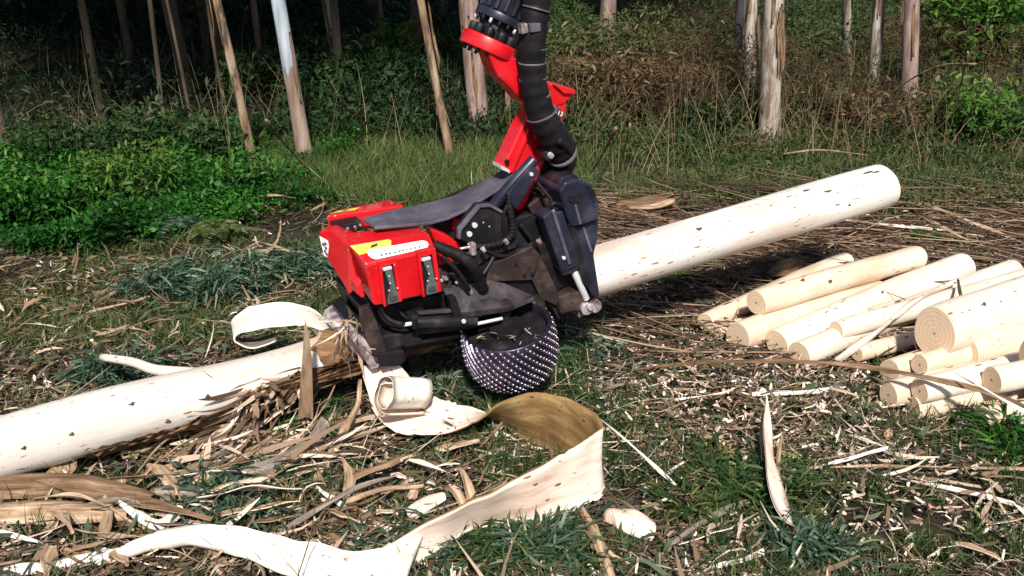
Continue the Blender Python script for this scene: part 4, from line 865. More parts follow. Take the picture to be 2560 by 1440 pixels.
prism('motor_bracket', [(1352, 478), (1378, 472), (1374, 486), (1356, 490)], .18, .1, M['rust'], bw=.003)
prism('hose_guide', [(1285, 545), (1330, 535), (1368, 560), (1360, 612), (1300, 625), (1285, 600)], .20, .0, M['black'], bw=.01)

# ---------------------------------------------------------------- trees
def crown_mesh(name, seed, n, rad, zc, zh, size):
    rr = np.random.default_rng(seed); nc = 26
    cc = rr.normal(0, 1, (nc, 3)); cc /= np.linalg.norm(cc, axis=1)[:, None]; cc *= (rr.random((nc, 1))**.4)
    cc = cc*np.array([rad, rad, zh])+np.array([0, 0, zc]); k = rr.integers(0, nc, n)
    b = cc[k]+rr.normal(0, rad*.22, (n, 3))
    v, fa, kk = strands(b, L=size*(.6+rr.random(n)*.8), W=size*.35, yaw=rr.random(n)*6.28, dyaw=0, pit=-1.2+rr.random(n)*1.2, dpit=-.4, roll=rr.random(n)*3, droll=0, nseg=2, prof=[.3, 1, .05])
    return fast_mesh(name, v, fa, np.repeat(rr.random(n), kk))
SHADE_CROWNS = [crown_mesh('shade_crown', s, 2600, 2.3, 9.5, 3.6, .5) for s in (1, 2, 3)]  # crowns unseen above the view, added to shade the forest
LIMB_SEEDS = 5
def trunk_local(name, lean, r, Ht, seed, wob=.04):
    rr = np.random.default_rng(seed); n = 16; P = []
    for i in range(n+1):
        t = (i/n)**1.4; z = Ht*t
        P.append(np.array([lean[0]*z+wob*math.sin(z*.9+seed), lean[1]*z+wob*math.cos(z*.7+seed), z-.1]))
    R = [r*(1.25 if i == 0 else 1.06 if i == 1 else 1)*(1-.75*(i/n)**1.4) for i in range(n+1)]
    m = tube_mesh(name, P, R, 14, 2, lambda i: 1+.03*math.sin(i*2.3+seed))
    # limbs
    vs = [np.array(v.co) for v in m.vertices]; fs = [tuple(p.vertices) for p in m.polygons]
    for k in range(5):
        z = Ht*(.42+.1*k); a = rr.random()*6.28; b = np.array([lean[0]*z, lean[1]*z, z]); d = np.array([math.cos(a), math.sin(a), .9])
        m2 = tube_mesh('l', [b, b+d*.7, b+d*1.6+np.array([0, 0, .3])], [r*.3, r*.2, r*.06], 6, 3)
        o = len(vs); vs += [np.array(v.co) for v in m2.vertices]; fs += [tuple(q+o for q in p.vertices) for p in m2.polygons]; bpy.data.meshes.remove(m2)
    bpy.data.meshes.remove(m); return mesh(name, vs, fs)
def tree(base, topx, wpx, mat, label, group=None, seed=0, shade_crown=True, strips=0, topy=0, cz=1.0):
    b = G(*base); dep = np.dot(b-CAM, FW); r = wpx/F*dep/2
    tp = Y(topx, topy, b[1]); h = tp[2]; lean = ((tp[0]-b[0])/max(h, .2), rng.normal(0, .02))
    lean = (np.clip(lean[0], -.25, .25), lean[1])
    e = empty('eucalyptus_tree', b, label, 'tree', group)
    t = link('trunk', trunk_local('trunk', lean, r, 12+seed % 4, seed), mat); t.parent = e
    if shade_crown:
        c = bpy.data.objects.new('shade_crown', SHADE_CROWNS[seed % 3]); C.objects.link(c); c.parent = e
        c.location = (lean[0]*10, lean[1]*10, cz); c.rotation_euler = (0, 0, seed*1.3)
        if not c.data.materials: c.data.materials.append(M['gum'])
    for k in range(strips):
        rr = np.random.default_rng(seed*7+k); a = -1.57+rr.normal(0, .9); z0 = .2+rr.random()*1.1; L = .25+rr.random()*.6
        P = []; Q = []
        for i in range(5):
            z = z0+L*i/4; rad = r*1.05+.012+.02*(1-i/4)**2*rr.random()*2; c0 = np.array([lean[0]*z, lean[1]*z, z]); wv = (.15+.25*math.sin(i/4*3.1))*(.5+.5*rr.random())
            for lst, s in ((P, -1), (Q, 1)): lst.append(c0+rad*np.array([math.cos(a+s*wv*.5), math.sin(a+s*wv*.5), 0])+b)
        s_ = ribbon('bark_strip', P, Q, [M['bark_outer'], M['bark_outer']], parent=None, n=3, k=3, seed=seed+k, thick=.006, rag=.004, wav=.002)
        for q in ('label', 'category'):
            if q in s_: del s_[q]
        child_world(s_, e)
    return e
TREES = [
 ((630, 432), 540, 23, 'trunk_tan', 'slender orange tan trunk leaning left at the forest edge', 2, True),
 ((757, 395), 700, 38, 'trunk_two', 'two tone trunk, blue grey above and brown below', 1, True),
 ((1130, 390), 1065, 20, 'trunk_tan', 'thin tan trunk left of the rotator', 3, True),
 ((1212, 340), 1180, 52, 'trunk_pink', 'pinkish grey trunk behind the rotator with shaggy base', 4, True),
 ((862, 205), 823, 18, 'trunk_pink', 'slim mauve trunk rising behind green shrubs', 0, True),
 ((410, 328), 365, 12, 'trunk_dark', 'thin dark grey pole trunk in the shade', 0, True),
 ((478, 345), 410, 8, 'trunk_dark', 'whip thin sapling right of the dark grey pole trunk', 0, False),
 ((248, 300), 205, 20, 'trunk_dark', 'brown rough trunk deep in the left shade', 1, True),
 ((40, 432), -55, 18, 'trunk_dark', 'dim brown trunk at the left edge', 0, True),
 ((1928, 362), 1942, 52, 'trunk_pale', 'largest pale trunk with peeling bark at right', 8, True),
 ((1885, 290), 1886, 32, 'trunk_pale', 'grey trunk just left of the largest pale trunk', 3, False),
 ((1852, 268), 1850, 28, 'trunk_pale', 'leftmost trunk of the close group of three', 3, False),
 ((2178, 296), 2192, 30, 'trunk_pale', 'mottled brown and white trunk with ragged bark', 5, False),
 ((2262, 318), 2274, 42, 'trunk_pink', 'smooth grey pink trunk, second from the right', 2, False),
 ((2113, 250), 2119, 22, 'trunk_pale', 'faint greenish trunk standing back between the others', 0, False),
 ((975, 190), 955, 15, 'trunk_dark', 'thin mossy trunk behind the bright green sapling', 0, True),
 ((1045, 190), 1045, 30, 'trunk_dark', 'wide brown trunk in the shade beside the thin tan one', 1, True),
 ((1518, 160), 1522, 42, 'trunk_pink', 'distant brown trunk behind the rusty brush', 0, False),
 ((2306, 190), 2312, 34, 'trunk_pink', 'shadowed trunk beside the bright green bush', 0, False),
 ((2420, 90), 2422, 16, 'trunk_dark', 'thin far trunk inside the green bush at right', 0, False),
 ((848, 260), 812, 7, 'trunk_dark', 'needle thin sapling beside the mauve trunk', 0, False),
 ((568, 290), 530, 8, 'trunk_dark', 'thin sapling left of the tan leaning trunk', 0, False),
 ((1118, 130), 1108, 16, 'trunk_dark', 'small mossy trunk far behind the thin tan trunk', 0, False),
 ((1278, 330), 1268, 14, 'trunk_tan', 'broken brown sapling seen below the red link', 0, False),
]
for i, (b, tx, wpx, mt, lb, st, cr) in enumerate(TREES):
    tree(b, tx, wpx, M[mt], lb, None, i+1, cr, st, cz=1.0 if b[0] > 1300 else -2.0)  # left crowns set lower, out of view, to shade the forest
# shaded trunks deeper in the forest, all of one kind
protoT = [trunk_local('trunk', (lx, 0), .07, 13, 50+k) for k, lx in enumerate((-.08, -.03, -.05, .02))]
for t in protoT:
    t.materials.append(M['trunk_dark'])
fx = []
for k in range(70):
    y = 12+rng.random()*20; px = -350+rng.random()*1500; x = (px-1280)/F*y*1.02
    if any(abs(x-a)+abs(y-b) < .5 for a, b in fx): continue
    fx.append((x, y)); s = .6+rng.random()*.9
    e = empty('forest_trunk', (x, y, 0), 'dark slim trunk standing in the deep shade of the left forest', 'tree', 'dark trunks deep in the forest')
    t = bpy.data.objects.new('trunk', protoT[k % 4]); C.objects.link(t); t.parent = e; e.rotation_euler = (0, 0, rng.normal(0, .3)); t.scale = (s, s, 1)
    c = bpy.data.objects.new('shade_crown', SHADE_CROWNS[k % 3]); C.objects.link(c); c.parent = e; c.location = (-.5, -.2, -3.0+rng.random()*2); c.scale = (1.15, 1.15, 1.2)  # unseen crown hung low as added shade
# ---------------------------------------------------------------- vegetation
def U_(a, b, n): return a+(b-a)*rng.random(n)
def field(n, y0, y1, p=2.0, mx=.62):
    """random ground points, denser near the camera; full width with margin"""
    u = rng.random(n); a, b = y0**(1-p), y1**(1-p); y = (a+(b-a)*u)**(1/(1-p)); x = U_(-1, 1, n)*(y*mx+.9); return x, y
def P3(x, y, z): return np.stack([x, y, ground_z(x, y)*np.clip(1.4-np.hypot(x, y-5)/30, 0, 1)+z], 1)
def px_of(x, y, z=0):
    d = np.stack([x, y, np.full_like(x, z)-CAM[2]], 1); dep = d@FW; return 1280+F*d[:, 0]/dep, 720-F*(d@UP)/dep

# litter of sticks
x, y = field(50000, 2.6, 9.6, 1.6)
n = len(x); gx, gy = px_of(x, y)
dens = vnoise(x, y, 1.3, 5)
brownz = np.clip((gx-1400)/600, 0, 1)*np.clip((900-gy)/200, 0, 1)
keep = rng.random(n) < np.where(gy > 700, .9, np.where(gx > 1450, .95, np.where(gx < 900, .35+.6*(gy > 640), .3)))
soil = ((gx-2330)/300)**2+((gy-1310)/110)**2 < 1.0+.5*vnoise(x, y, 3, 9)
keep &= ~(soil & (rng.random(n) < .8)) & (rng.random(n) < .35+.9*vnoise(x, y, 2.2, 14))
x, y = x[keep], y[keep]; n = len(x); gx, gy = px_of(x, y)
L = rng.lognormal(-2.3, .6, n)*(1+.05*y); 
rn = np.clip(rng.random(n)**1.5*.85+.25*vnoise(x, y, 1.1, 8)-.08*(gy < 700)-.1*(gx < 700), 0, 1)
add_strands('twig_litter', P3(x, y, rng.random(n)**2*.05), M['twig'], 'dense litter of twigs and bark fibres on the ground', 'litter', L=L, W=U_(.003, .009, n), yaw=rng.normal(.2, 1.2, n), dyaw=rng.normal(0, 1.0, n), pit=rng.normal(.05, .16, n), dpit=rng.normal(-.08, .2, n), roll=U_(0, 6, n), droll=0, nseg=3, prof=[.8, 1, .8, .3], tri=True, rnd=rn)
# brown long sticks at right mid (slash)
n = 1900; x = U_(.6, 5.4, n); y = U_(5.2, 8.8, n); 
add_strands('slash_sticks', P3(x, y, rng.random(n)**1.5*.12), M['twig_brown'], 'tangle of long brown slash sticks behind the log pile', 'slash', L=U_(.3, 1.1, n), W=U_(.005, .014, n), yaw=rng.normal(3.0, .45, n), dyaw=rng.normal(0, .4, n), pit=rng.normal(.03, .08, n), dpit=rng.normal(-.05, .1, n), roll=0, droll=0, nseg=3, prof=[.8, 1, .8, .3], tri=True, rnd=rng.random(n))
# shreds of bark
x, y = field(16000, 2.6, 8.6, 1.7); m_ = rng.random(len(x)) < np.clip(2.4*(vnoise(x, y, 1.5, 15)-.28), .05, 1); x, y = x[m_], y[m_]; n = len(x)
rn = np.clip(rng.random(n)*.8+.25*vnoise(x, y, .9, 4), 0, 1)
add_strands('bark_shred_litter', P3(x, y, rng.random(n)**2*.06+.005), M['shred'], 'torn shreds of bark scattered over the ground', 'litter', L=np.clip(rng.lognormal(-2.25, .65, n), .03, .36), W=np.clip(.012*rng.lognormal(0, .5, n), .004, .028), yaw=U_(0, 6.3, n), dyaw=rng.normal(0, 1.0, n), pit=rng.normal(.12, .25, n), dpit=rng.normal(-.2, .7, n), roll=rng.normal(0, .8, n), droll=rng.normal(0, 1.2, n), nseg=4, prof=[.4, 1, .9, .7, .15], rnd=rn)
# fallen leaves
x, y = field(30000, 2.6, 8.6, 1.5); m_ = rng.random(len(x)) < np.clip(2.2*(vnoise(x, y, 1.7, 25)-.22), .08, 1); x, y = x[m_], y[m_]; n = len(x)
M['leaf_litter'] = strand_mat('fallen_leaves', [(0, (.02, .03, .012)), (.3, (.045, .07, .03)), (.5, (.08, .10, .05)), (.65, (.10, .065, .03)), (.85, (.24, .15, .08)), (1, (.4, .3, .18))], .6, .15)
add_strands('leaf_litter', P3(x, y, rng.random(n)*.06+.01), M['leaf_litter'], 'fallen gum leaves, green and brown, matted into the litter', 'leaves', L=.085*rng.lognormal(0, .35, n), W=.014*rng.lognormal(0, .35, n), yaw=U_(0, 6.3, n), dyaw=rng.normal(0, .8, n), pit=rng.normal(.15, .35, n), dpit=rng.normal(-.3, .5, n), roll=rng.normal(0, .8, n), droll=rng.normal(0, .6, n), nseg=3, prof=[.25, 1, .8, .05], rnd=np.clip(.55*rng.random(n)+.5*vnoise(x, y, 1.3, 26), 0, 1))
# chips
x, y = field(42000, 2.6, 8.0, 1.5); n = len(x); gx, gy = px_of(x, y)
k = np.exp(-((gx-1950)/480)**2-((gy-960)/170)**2)+.10*(vnoise(x, y, 2.6, 6) > .66)+.012+.25*np.exp(-((gx-2250)/350)**2-((gy-1300)/150)**2)
m_ = rng.random(n) < k; x, y = x[m_], y[m_]; n = len(x)
add_strands('wood_chips', P3(x, y, rng.random(n)*.05+.01), M['chip'], 'pale wood chips strewn over the litter round the pile', 'chips', L=rng.lognormal(-3.3, .5, n), W=U_(.006, .02, n), yaw=U_(0, 6.3, n), dyaw=rng.normal(0, .7, n), pit=rng.normal(.1, .4, n), dpit=rng.normal(0, .8, n), roll=rng.normal(0, .8, n), droll=0, nseg=2, prof=[.7, 1, .5])
# foreground grass clumps
def clumps(name, cx, cy, per, spread, L, W, mat, label, cat, lean=.5, rnd=None, nseg=3, droop=-.9, z=0, prof=None):
    n = len(cx)*per; x = np.repeat(cx, per)+rng.normal(0, 1, n)*np.repeat(spread*np.ones(len(cx)), per); y = np.repeat(cy, per)+rng.normal(0, 1, n)*np.repeat(spread*np.ones(len(cx)), per)
    r = np.clip(np.repeat(rng.random(len(cx)), per)*.5+rng.random(n)*.5, 0, 1) if rnd is None else rnd
    return add_strands(name, P3(x, y, z*rng.random(n)), mat, label, cat, L=L*(.5+rng.random(n)*.9), W=W*(.6+.8*rng.random(n)), yaw=U_(0, 6.3, n), dyaw=rng.normal(0, .6, n), pit=1.4-np.abs(rng.normal(0, lean, n)), dpit=droop*rng.random(n), roll=rng.normal(0, .6, n), droll=rng.normal(0, .6, n), nseg=nseg, prof=prof, rnd=r)
x, y = field(3400, 2.7, 6.2, 1.4); gx, gy = px_of(x, y)
pr = np.where(vnoise(x, y, 1.25, 12) > .46, .9, .12)
pr = np.where((gx > 1850) & (gy > 1150), pr*.25, np.where(gx > 1500, pr*.65, pr)); pr = np.where((gy < 1000) & (gx > 1500), .04, pr); pr = np.where((gy < 1020) & (gx < 950), .15*pr, pr); pr = np.where((gy < 1250) & (gx < 650), .12*pr, pr)
pr = np.where((gx < 1050) & (gy > 1330), pr*.25, pr)
m_ = rng.random(len(x)) < pr; x, y = x[m_], y[m_]
clumps('grass_tufts', x, y, 34, .035, .15, .0052, M['grass'], 'green grass tufts growing through the foreground litter', 'grass', .75)
# yellowish moss grass left mid
x, y = field(4200, 5.0, 8.0, 1.2); gx, gy = px_of(x, y); m_ = (gx < 850) & (gy < 880) & (vnoise(x, y, 1.4, 21) > .36) | (gx > 950) & (gx < 1500) & (gy > 520) & (gy < 1000) & (rng.random(len(x)) < .3); x, y = x[m_], y[m_]
clumps('yellow_grass', x, y, 22, .06, .08, .005, M['grass_olive'], 'short yellow green grass on the litter behind the trunk', 'grass', .8)
# olive grass band at the back
x, y = field(5200, 7.9, 11.2, 1.1); gx, gy = px_of(x, y); m_ = (rng.random(len(x)) < np.where(gx < 550, .25, np.where(gx < 1450, .9, .22))) & (y > 8.1+.5*vnoise(x, y, .8, 31)); x, y = x[m_], y[m_]
clumps('meadow_grass', x, y, 26, .10, .17, .006, M['grass_olive'], 'soft green grass strip between the clearing and the forest', 'grass', .55)
# weeds at left: broad leaves
n = 110000; x = U_(-6.8, -1.0, n); y = 6.9+3.9*rng.random(n)**1.25; gx, gy = px_of(x, y)
edge = 6.9+.5*vnoise(x, y, 1.2, 41)+np.clip((gx-250)/500, 0, 2)*.9
m_ = (y > edge) & (gx < 560+420*vnoise(x, y, 1.1, 3)) & (rng.random(n) < np.clip((11.2-y)/1.8, 0, 1)) & (vnoise(x, y, 2.6, 44) > .06+.6*np.clip(1-(y-edge)/.5, 0, 1)*rng.random(n)); x, y = x[m_], y[m_]; n = len(x)
hmap = .07+.30*vnoise(x, y, 1.9, 43)**1.5
rn = np.clip(.55*vnoise(x, y, 3.2, 45)+.5*rng.random(n), 0, 1)
add_strands('weed_patch', P3(x, y, hmap*(rng.random(n)**.6)), M['weed'], 'dense patch of bright green leafy weeds at left', 'weeds', L=.042*rng.lognormal(0, .4, n), W=.018*rng.lognormal(0, .45, n), yaw=U_(0, 6.3, n), dyaw=0, pit=rng.normal(.25, .5, n), dpit=-.7, roll=rng.normal(0, .5, n), droll=0, nseg=3, prof=[.3, 1, .8, .05], rnd=rn)
# brush: stems and leaves in the middle distance
def brushfield(name, n, xr, yr, hfun, mat, label, leafL, leafW, cond=None, cat='undergrowth', tilt=.7):
    x = U_(*xr, n); y = U_(*yr, n)
    if cond is not None: m_ = cond(x, y); x, y = x[m_], y[m_]
    n = len(x); h = hfun(x, y)
    cl = vnoise(x, y, 2.3, 61)
    rn = np.clip(.5*cl+.25*vnoise(x, y, .7, 62)+.4*rng.random(n)-.05, 0, 1)
    return add_strands(name, P3(x, y, h*rng.random(n)**.7), mat, label, cat, L=leafL*(.5+rng.random(n)), W=leafW*(.5+rng.random(n)), yaw=U_(0, 6.3, n), dyaw=rng.normal(0, .5, n), pit=rng.normal(.2, tilt, n), dpit=rng.normal(-.5, .5, n), roll=rng.normal(0, .8, n), droll=0, nseg=2, prof=[.35, 1, .05], rnd=rn)
rx = lambda x, y: px_of(x, y)[0]
brushfield('brush_thicket', 190000, (.2, 12), (10.0, 19), lambda x, y: .14+.95*vnoise(x, y, .9, 51)*np.clip((y-9.8)/2.2, .1, 1.2), M['brush'], 'thick mixed brush of small leaves under the right hand trees', .06, .018, lambda x, y: (x > -.5) & (vnoise(x, y, 1.6, 52) > .12))
brushfield('dead_bracken', 60000, (.3, 7.5), (10.6, 16), lambda x, y: .2+.95*vnoise(x, y, 1.1, 53), M['brush_brown'], 'rusty dead bracken among the brush at right', .12, .009, lambda x, y: vnoise(x, y, .75, 54) > .42)
brushfield('low_scrub', 26000, (1.2, 7), (8.0, 11.5), lambda x, y: .05+.16*vnoise(x, y, 1.5, 55), M['brush'], 'low olive scrub between the slash and the trees', .06, .018, lambda x, y: (vnoise(x, y, 1.6, 56) > .3) & (rx(x, y) > 1450))
brushfield('shade_shrubs', 42000, (-5.5, 1.2), (10.4, 17), lambda x, y: .15+.9*vnoise(x, y, .8, 57)*np.clip((y-10)/2, .2, 1), M['painted_shade_green'], 'dim green shrubs at the foot of the left forest', .09, .03, lambda x, y: (vnoise(x, y, 1.5, 58) > .3) & (rx(x, y) > 560))
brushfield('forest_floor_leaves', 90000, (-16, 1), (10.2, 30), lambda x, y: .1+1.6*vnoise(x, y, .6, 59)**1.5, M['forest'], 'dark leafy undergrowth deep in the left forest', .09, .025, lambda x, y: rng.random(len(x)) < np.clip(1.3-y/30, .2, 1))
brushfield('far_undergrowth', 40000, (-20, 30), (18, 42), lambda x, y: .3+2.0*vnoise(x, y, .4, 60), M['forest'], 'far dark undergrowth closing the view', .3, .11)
# overhanging young foliage in the forest
n = 26000; y = U_(12.5, 20, n); x = -U_(.6, 9, n)*y/14; z = U_(.6, 3.2, n); m_ = vnoise(x+z, y*.6+z*1.3, 1.1, 71) > .52; x, y, z = x[m_], y[m_], z[m_]; n = len(x)
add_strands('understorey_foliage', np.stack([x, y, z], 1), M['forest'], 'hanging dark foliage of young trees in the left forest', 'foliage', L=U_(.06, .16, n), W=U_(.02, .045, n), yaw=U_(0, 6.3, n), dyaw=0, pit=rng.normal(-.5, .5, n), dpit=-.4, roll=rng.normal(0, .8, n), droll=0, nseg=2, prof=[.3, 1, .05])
# individual bushes
def bush(name, base, rad, h, n, mat, label, cat='bush', leaf=(.09, .035), stems=10):
    b = G(*base); e = empty(name, b, label, cat); rr = rng
    nc = 22; cc = np.stack([rr.normal(0, rad*.5, nc), rr.normal(0, rad*.4, nc), h*(.2+.75*rr.random(nc))], 1); k = rr.integers(0, nc, n)
    p = cc[k]+rr.normal(0, rad*.2, (n, 3)); p[:, 2] = np.abs(p[:, 2])
    v, fa, kk = strands(p, L=leaf[0]*(.5+rr.random(n)), W=leaf[1]*(.6+.8*rr.random(n)), yaw=U_(0, 6.3, n), dyaw=0, pit=rr.normal(.1, .6, n), dpit=-.6, roll=rr.normal(0, .6, n), droll=0, nseg=3, prof=[.3, 1, .8, .05])
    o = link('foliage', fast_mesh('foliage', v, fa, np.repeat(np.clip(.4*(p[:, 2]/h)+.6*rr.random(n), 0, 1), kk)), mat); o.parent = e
    z0 = np.zeros((stems, 3)); z0[:, :2] = rr.normal(0, rad*.15, (stems, 2))
    v, fa, kk = strands(z0, L=h*1.05, W=.012, yaw=U_(0, 6.3, stems), dyaw=rr.normal(0, .3, stems), pit=rr.normal(1.2, .2, stems), dpit=-.3, roll=0, droll=0, nseg=4, prof=[1, .8, .6, .4, .2], tri=True)
    o = link('stems', fast_mesh('stems', v, fa, np.repeat(rr.random(stems), kk)), M['stem']); o.parent = e; o['kind'] = 'stuff'; return e
bush('green_bush', (2480, 250), .95, 1.35, 5200, M['brush_green'], 'bright green leafy bush in the top right corner', leaf=(.11, .045))
bush('green_bush', (2340, 190), .7, 1.1, 2400, M['brush_green'], 'darker green bush behind the grey pink trunk', leaf=(.1, .04))
bush('green_bush', (1400, 130), .8, .8, 2200, M['brush_green'], 'green bush right of the black hose sleeve at the top')
bush('green_sapling', (985, 230), .28, .95, 900, M['brush_green'], 'light green sapling left of the thin tan trunk', 'sapling')
bush('green_bush', (905, 260), .55, .7, 1800, M['painted_shade_green'], 'dark green shrub between the two tone trunk and sapling')
bush('green_bush', (1740, 130), .9, .7, 2000, M['brush'], 'olive bush left of the group of three trunks')
bush('green_bush', (2040, 220), .6, .6, 1600, M['brush'], 'grey green bush between the pale trunks')
bush('green_bush', (2400, 340), .5, .4, 1500, M['brush'], 'low bush with pale dead leaves at right')
bush('rusty_bush', (1530, 330), .7, .75, 2600, M['brush_brown'], 'rusty brown bush of dead bracken right of the red link', leaf=(.10, .022), stems=18)
bush('rusty_bush', (1690, 310), .6, .65, 2200, M['brush_brown'], 'reddish dead bush left of the group of three trunks', leaf=(.10, .022), stems=18)
bush('olive_bush', (1610, 250), .8, .9, 2600, M['brush'], 'tall olive bush behind the rusty bracken', leaf=(.08, .028), stems=14)
bush('olive_bush', (1440, 270), .6, .85, 2200, M['brush'], 'olive green bush directly behind the hose sleeve', leaf=(.08, .028), stems=14)
bush('olive_bush', (2040, 330), .55, .5, 1800, M['brush'], 'low olive bush right of the largest pale trunk', leaf=(.08, .026), stems=12)
bush('rusty_bush', (2150, 345), .6, .4, 1500, M['brush_brown'], 'low brown bush in front of the mottled trunk', leaf=(.09, .02), stems=14)
bush('green_bush', (2500, 370), .7, .6, 2400, M['brush_green'], 'dark green bush at the right edge above the slash', leaf=(.08, .032))
bush('green_bush', (1780, 350), .5, .4, 1500, M['painted_shade_green'], 'dark low bush left of the largest pale trunk', leaf=(.08, .03))
bush('leafy_weed', (90, 560), .5, .42, 3200, M['weed'], 'raised clump of broad green leaves at the left edge of the weeds', 'weed', leaf=(.055, .024))
bush('leafy_weed', (300, 520), .45, .40, 2600, M['brush_green'], 'taller pale green clump in the middle of the weeds', 'weed', leaf=(.065, .02))
bush('leafy_weed', (560, 500), .45, .35, 1600, M['weed'], 'clump of green leaves at the right end of the weeds', 'weed', leaf=(.06, .022))
bush('leafy_weed', (180, 440), .6, .5, 2200, M['painted_shade_green'], 'dim tall clump where the weeds meet the dark forest', 'weed', leaf=(.07, .022))
bush('leafy_weed', (470, 420), .6, .45, 2000, M['painted_shade_green'], 'dim clump beneath the tan leaning trunk', 'weed', leaf=(.09, .03))
# ferns on the left
def fern(base, nf, L, mat, label, ori=None):
    b = G(*base); e = empty('fern', b, label, 'fern')
    for k in range(nf):
        a = 6.28*k/nf+rng.normal(0, .2) if ori is None else ori+(k/(nf-1)-.5)*2.0; m = 16; P = []; yw = []
        for s in (-1, 1):
            for i in range(m):
                t = (i+1)/m; P.append(np.array([math.cos(a), math.sin(a), 0])*L*t+np.array([0, 0, .1+L*.7*t-.75*L*t*t])); yw.append(a+s*1.2)
        P = np.array(P); n = len(P); t = np.tile((np.arange(m)+1)/m, 2)
        v, fa, kk = strands(P, L=L*.32*np.sin(np.clip(t*2.6+.3, 0, 3.1)), W=.016, yaw=np.array(yw), dyaw=0, pit=.0, dpit=-.5, roll=0, droll=0, nseg=2, prof=[.8, 1, .1])
        o = link('frond', fast_mesh('frond', v, fa, np.repeat(rng.random(n), kk)), mat); o.parent = e
fern((425, 590), 9, .26, M['gum'], 'blue green fern in front of the weed patch')
fern((545, 605), 9, .24, M['grass_olive'], 'yellowish fern right of the blue green fern')
# leafy eucalyptus tops
def leafy(base, n, rx_, ry_, h, mat, label, ori=0.0, leaf=.11):
    b = G(*base); e = empty('leafy_branch', b, label, 'leafy branch'); q = 9
    ca = U_(0, 6.3, q); cr = rng.random(q)**.5; c = np.stack([np.cos(ca)*cr*rx_, np.sin(ca)*cr*ry_, h*(.2+.5*rng.random(q))], 1); k = rng.integers(0, q, n)
    p = c[k]+rng.normal(0, 1, (n, 3))*np.array([rx_*.22, ry_*.22, h*.3]); p[:, 2] = np.abs(p[:, 2])
    dy = np.arctan2(p[:, 1]-c[k][:, 1], p[:, 0]-c[k][:, 0])+rng.normal(0, .7, n)
    v, fa, kk = strands(p, L=leaf*(.5+rng.random(n)), W=U_(.007, .017, n), yaw=dy, dyaw=rng.normal(0, .6, n), pit=rng.normal(.25, .4, n), dpit=-.9, roll=rng.normal(0, .7, n), droll=0, nseg=3, prof=[.3, 1, .8, .05])
    o = link('leaves', fast_mesh('leaves', v, fa, np.repeat(rng.random(n), kk)), mat); o.parent = e
    z0 = c*np.array([1, 1, .3]); v, fa, kk = strands(z0, L=U_(.2, .5, q), W=.01, yaw=U_(0, 6.3, q), dyaw=0, pit=.15, dpit=.1, roll=0, droll=0, nseg=3, tri=True)
    o = link('twigs', fast_mesh('twigs', v, fa, np.repeat(rng.random(q), kk)), M['stem']); o.parent = e; o['kind'] = 'stuff'
for a in [((500, 745), 1500, .42, .25, .22, 'gum', 'grey green leafy branch heap left of the red cover'),
          ((700, 715), 1400, .40, .25, .2, 'gum', 'leafy branch heap touching the red end cover'),
          ((300, 955), 900, .3, .2, .14, 'gum', 'dark leafy twig heap behind the trunk at left'),
          ((1180, 1010), 500, .28, .15, .1, 'gum', 'leafy bits on the ground under the studded roller'),
          ((1440, 900), 500, .35, .25, .08, 'gum', 'dull leafy litter right of the studded roller'),
          ((1650, 710), 260, .14, .1, .1, 'weed', 'small green weed under the trunk right of the head'),
          ((1800, 1240), 1200, .35, .3, .1, 'grass', 'green needle like tuft left of the forked shard'),
          ((1190, 1385), 1100, .40, .14, .10, 'gum', 'blue green leafy branch at the bottom centre'),
          ((1330, 1395), 450, .28, .10, .10, 'grass', 'leafy grass heap below the loop at bottom centre'),
          ((620, 1270), 900, .3, .18, .12, 'gum', 'green leafy twigs between bark slabs at left'),
          ((2020, 1400), 500, .15, .12, .12, 'gum', 'blue green sprig at the bottom right of centre'),
          ((2330, 615), 300, .2, .1, .08, 'weed', 'bright weed behind the far end of the pile'),
          ((2530, 1130), 700, .2, .2, .12, 'weed', 'dark green clump at the right edge below the pile'),
          ((700, 1080), 500, .25, .15, .1, 'weed', 'small green plants under the trunk shreds')]:
    leafy(*a[:5], M[a[5]], a[6])
# shredded bark hanging under the trunk
n = 110; t = rng.random(n); b = np.array([H(600+200*q, 985-45*q+rng.normal(0, 14), .12) for q in t])
add_strands('hanging_shreds', b, M['shred'], 'tangle of torn brown bark shreds hanging below the trunk', 'bark shreds', L=U_(.1, .38, n), W=U_(.006, .04, n), yaw=rng.normal(3.7, .9, n), dyaw=rng.normal(0, .6, n), pit=rng.normal(-.5, .35, n), dpit=rng.normal(.3, .4, n), roll=rng.normal(0, 1, n), droll=rng.normal(0, 1, n), nseg=5, prof=[.7, 1, .9, .8, .5, .1])
n = 170; b = np.array([G(U_(420, 820, 1)[0], U_(1060, 1190, 1)[0], .03+.1*rng.random()) for _ in range(n)])
add_strands('shred_heap', b, M['shred'], 'heap of bark strips on the ground under the trunk', 'bark shreds', L=U_(.15, .45, n), W=U_(.008, .035, n), yaw=rng.normal(.5, .5, n), dyaw=rng.normal(0, .5, n), pit=rng.normal(.12, .2, n), dpit=rng.normal(-.2, .3, n), roll=rng.normal(0, .8, n), droll=rng.normal(0, 1, n), nseg=5, prof=[.3, 1, .9, .8, .5, .1])
n = 46; b = np.array([H(845+95*rng.random(), 790+70*rng.random(), .1+.2*rng.random()) for _ in range(n)])
o = add_strands('caught_bark', b, M['shred'], None, None, L=U_(.05, .22, n), W=U_(.006, .022, n), yaw=U_(2.5, 5.5, n), dyaw=rng.normal(0, .8, n), pit=rng.normal(-.1, .6, n), dpit=rng.normal(-.4, .5, n), roll=rng.normal(0, 1, n), droll=rng.normal(0, 1, n), nseg=4, prof=[.6, 1, .9, .5, .1])
hp(o)
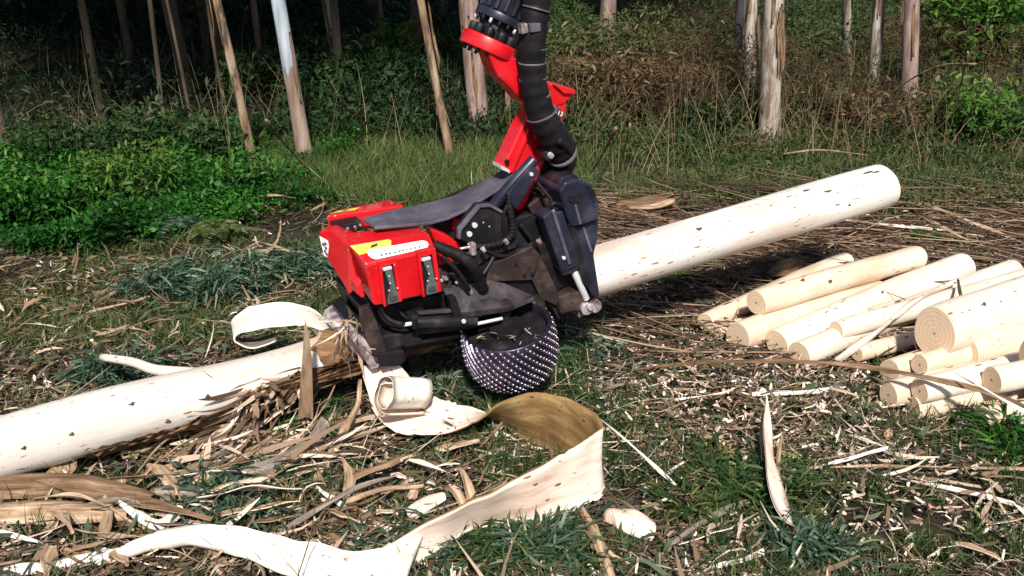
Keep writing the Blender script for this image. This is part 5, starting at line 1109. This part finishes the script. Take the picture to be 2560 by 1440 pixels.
n = 60; b = np.array([RC+RA*.11+np.array([math.cos(a)*q, math.sin(a)*q, .01]) for a, q in zip(U_(0, 6.3, n), U_(.02, .2, n))])
o = add_strands('caught_bark', b, M['shred'], None, None, L=U_(.02, .09, n), W=U_(.003, .009, n), yaw=U_(0, 6.3, n), dyaw=0, pit=.05, dpit=0, roll=0, droll=0, nseg=2, prof=[.6, 1, .1])
hp(o)
# dry stalks in the grass and brush
n = 3600; y = U_(8.8, 14.5, n); x = np.where(rng.random(n) < .16, U_(-.62, 0, n), U_(0, .66, n))*y; m_ = (y > 9.9) | (rng.random(n) < .12); x, y = x[m_], y[m_]; n = len(x)
add_strands('dry_stalks', P3(x, y, 0), M['stem'], 'dry upright stalks along the forest edge', 'stalks', L=U_(.2, .95, n), W=U_(.004, .010, n), yaw=U_(0, 6.3, n), dyaw=rng.normal(0, .3, n), pit=rng.normal(1.2, .3, n), dpit=rng.normal(-.2, .3, n), roll=0, droll=0, nseg=4, prof=[1, .9, .7, .5, .2], tri=True)
# single bare branches
for i, (P, r, lb) in enumerate([
  ([(665, 300, 1.0), (700, 345, .72), (750, 400, .38), (830, 470, .05)], .012, 'bare forked dead branch leaning behind the two tone trunk'),
  ([(1540, 320, .75), (1510, 380, .4), (1470, 445, .03)], .014, 'slanting straw coloured stalk right of the machine'),
  ([(2440, 160, 1.1), (2350, 165, 1.0), (2260, 210, .75), (2180, 290, .3)], .011, 'long arching bare twig in front of the right trunks'),
  ([(1960, 385, .1), (2050, 375, .16), (2170, 388, .1)], .012, 'pale fallen stick in the scrub above the trunk end'),
  ([(2420, 130, 1.2), (2400, 220, .7), (2375, 310, .2)], .010, 'upright bare stem before the green bush at right'),
  ([(1988, 240, .55), (2010, 232, .62), (1980, 280, .25)], .010, 'short stalk leaning right of the largest pale trunk'),
  ([(1575, 310, .7), (1560, 380, .35), (1545, 440, .03)], .010, 'upright dry stem right of the slanting straw stalk')]):
    o = link('bare_branch', tube_mesh('bare_branch', [G(*p) for p in P], [r, r*.8, r*.5], 7, 4), M['trunk_tan']); tag(o, lb, 'branch')
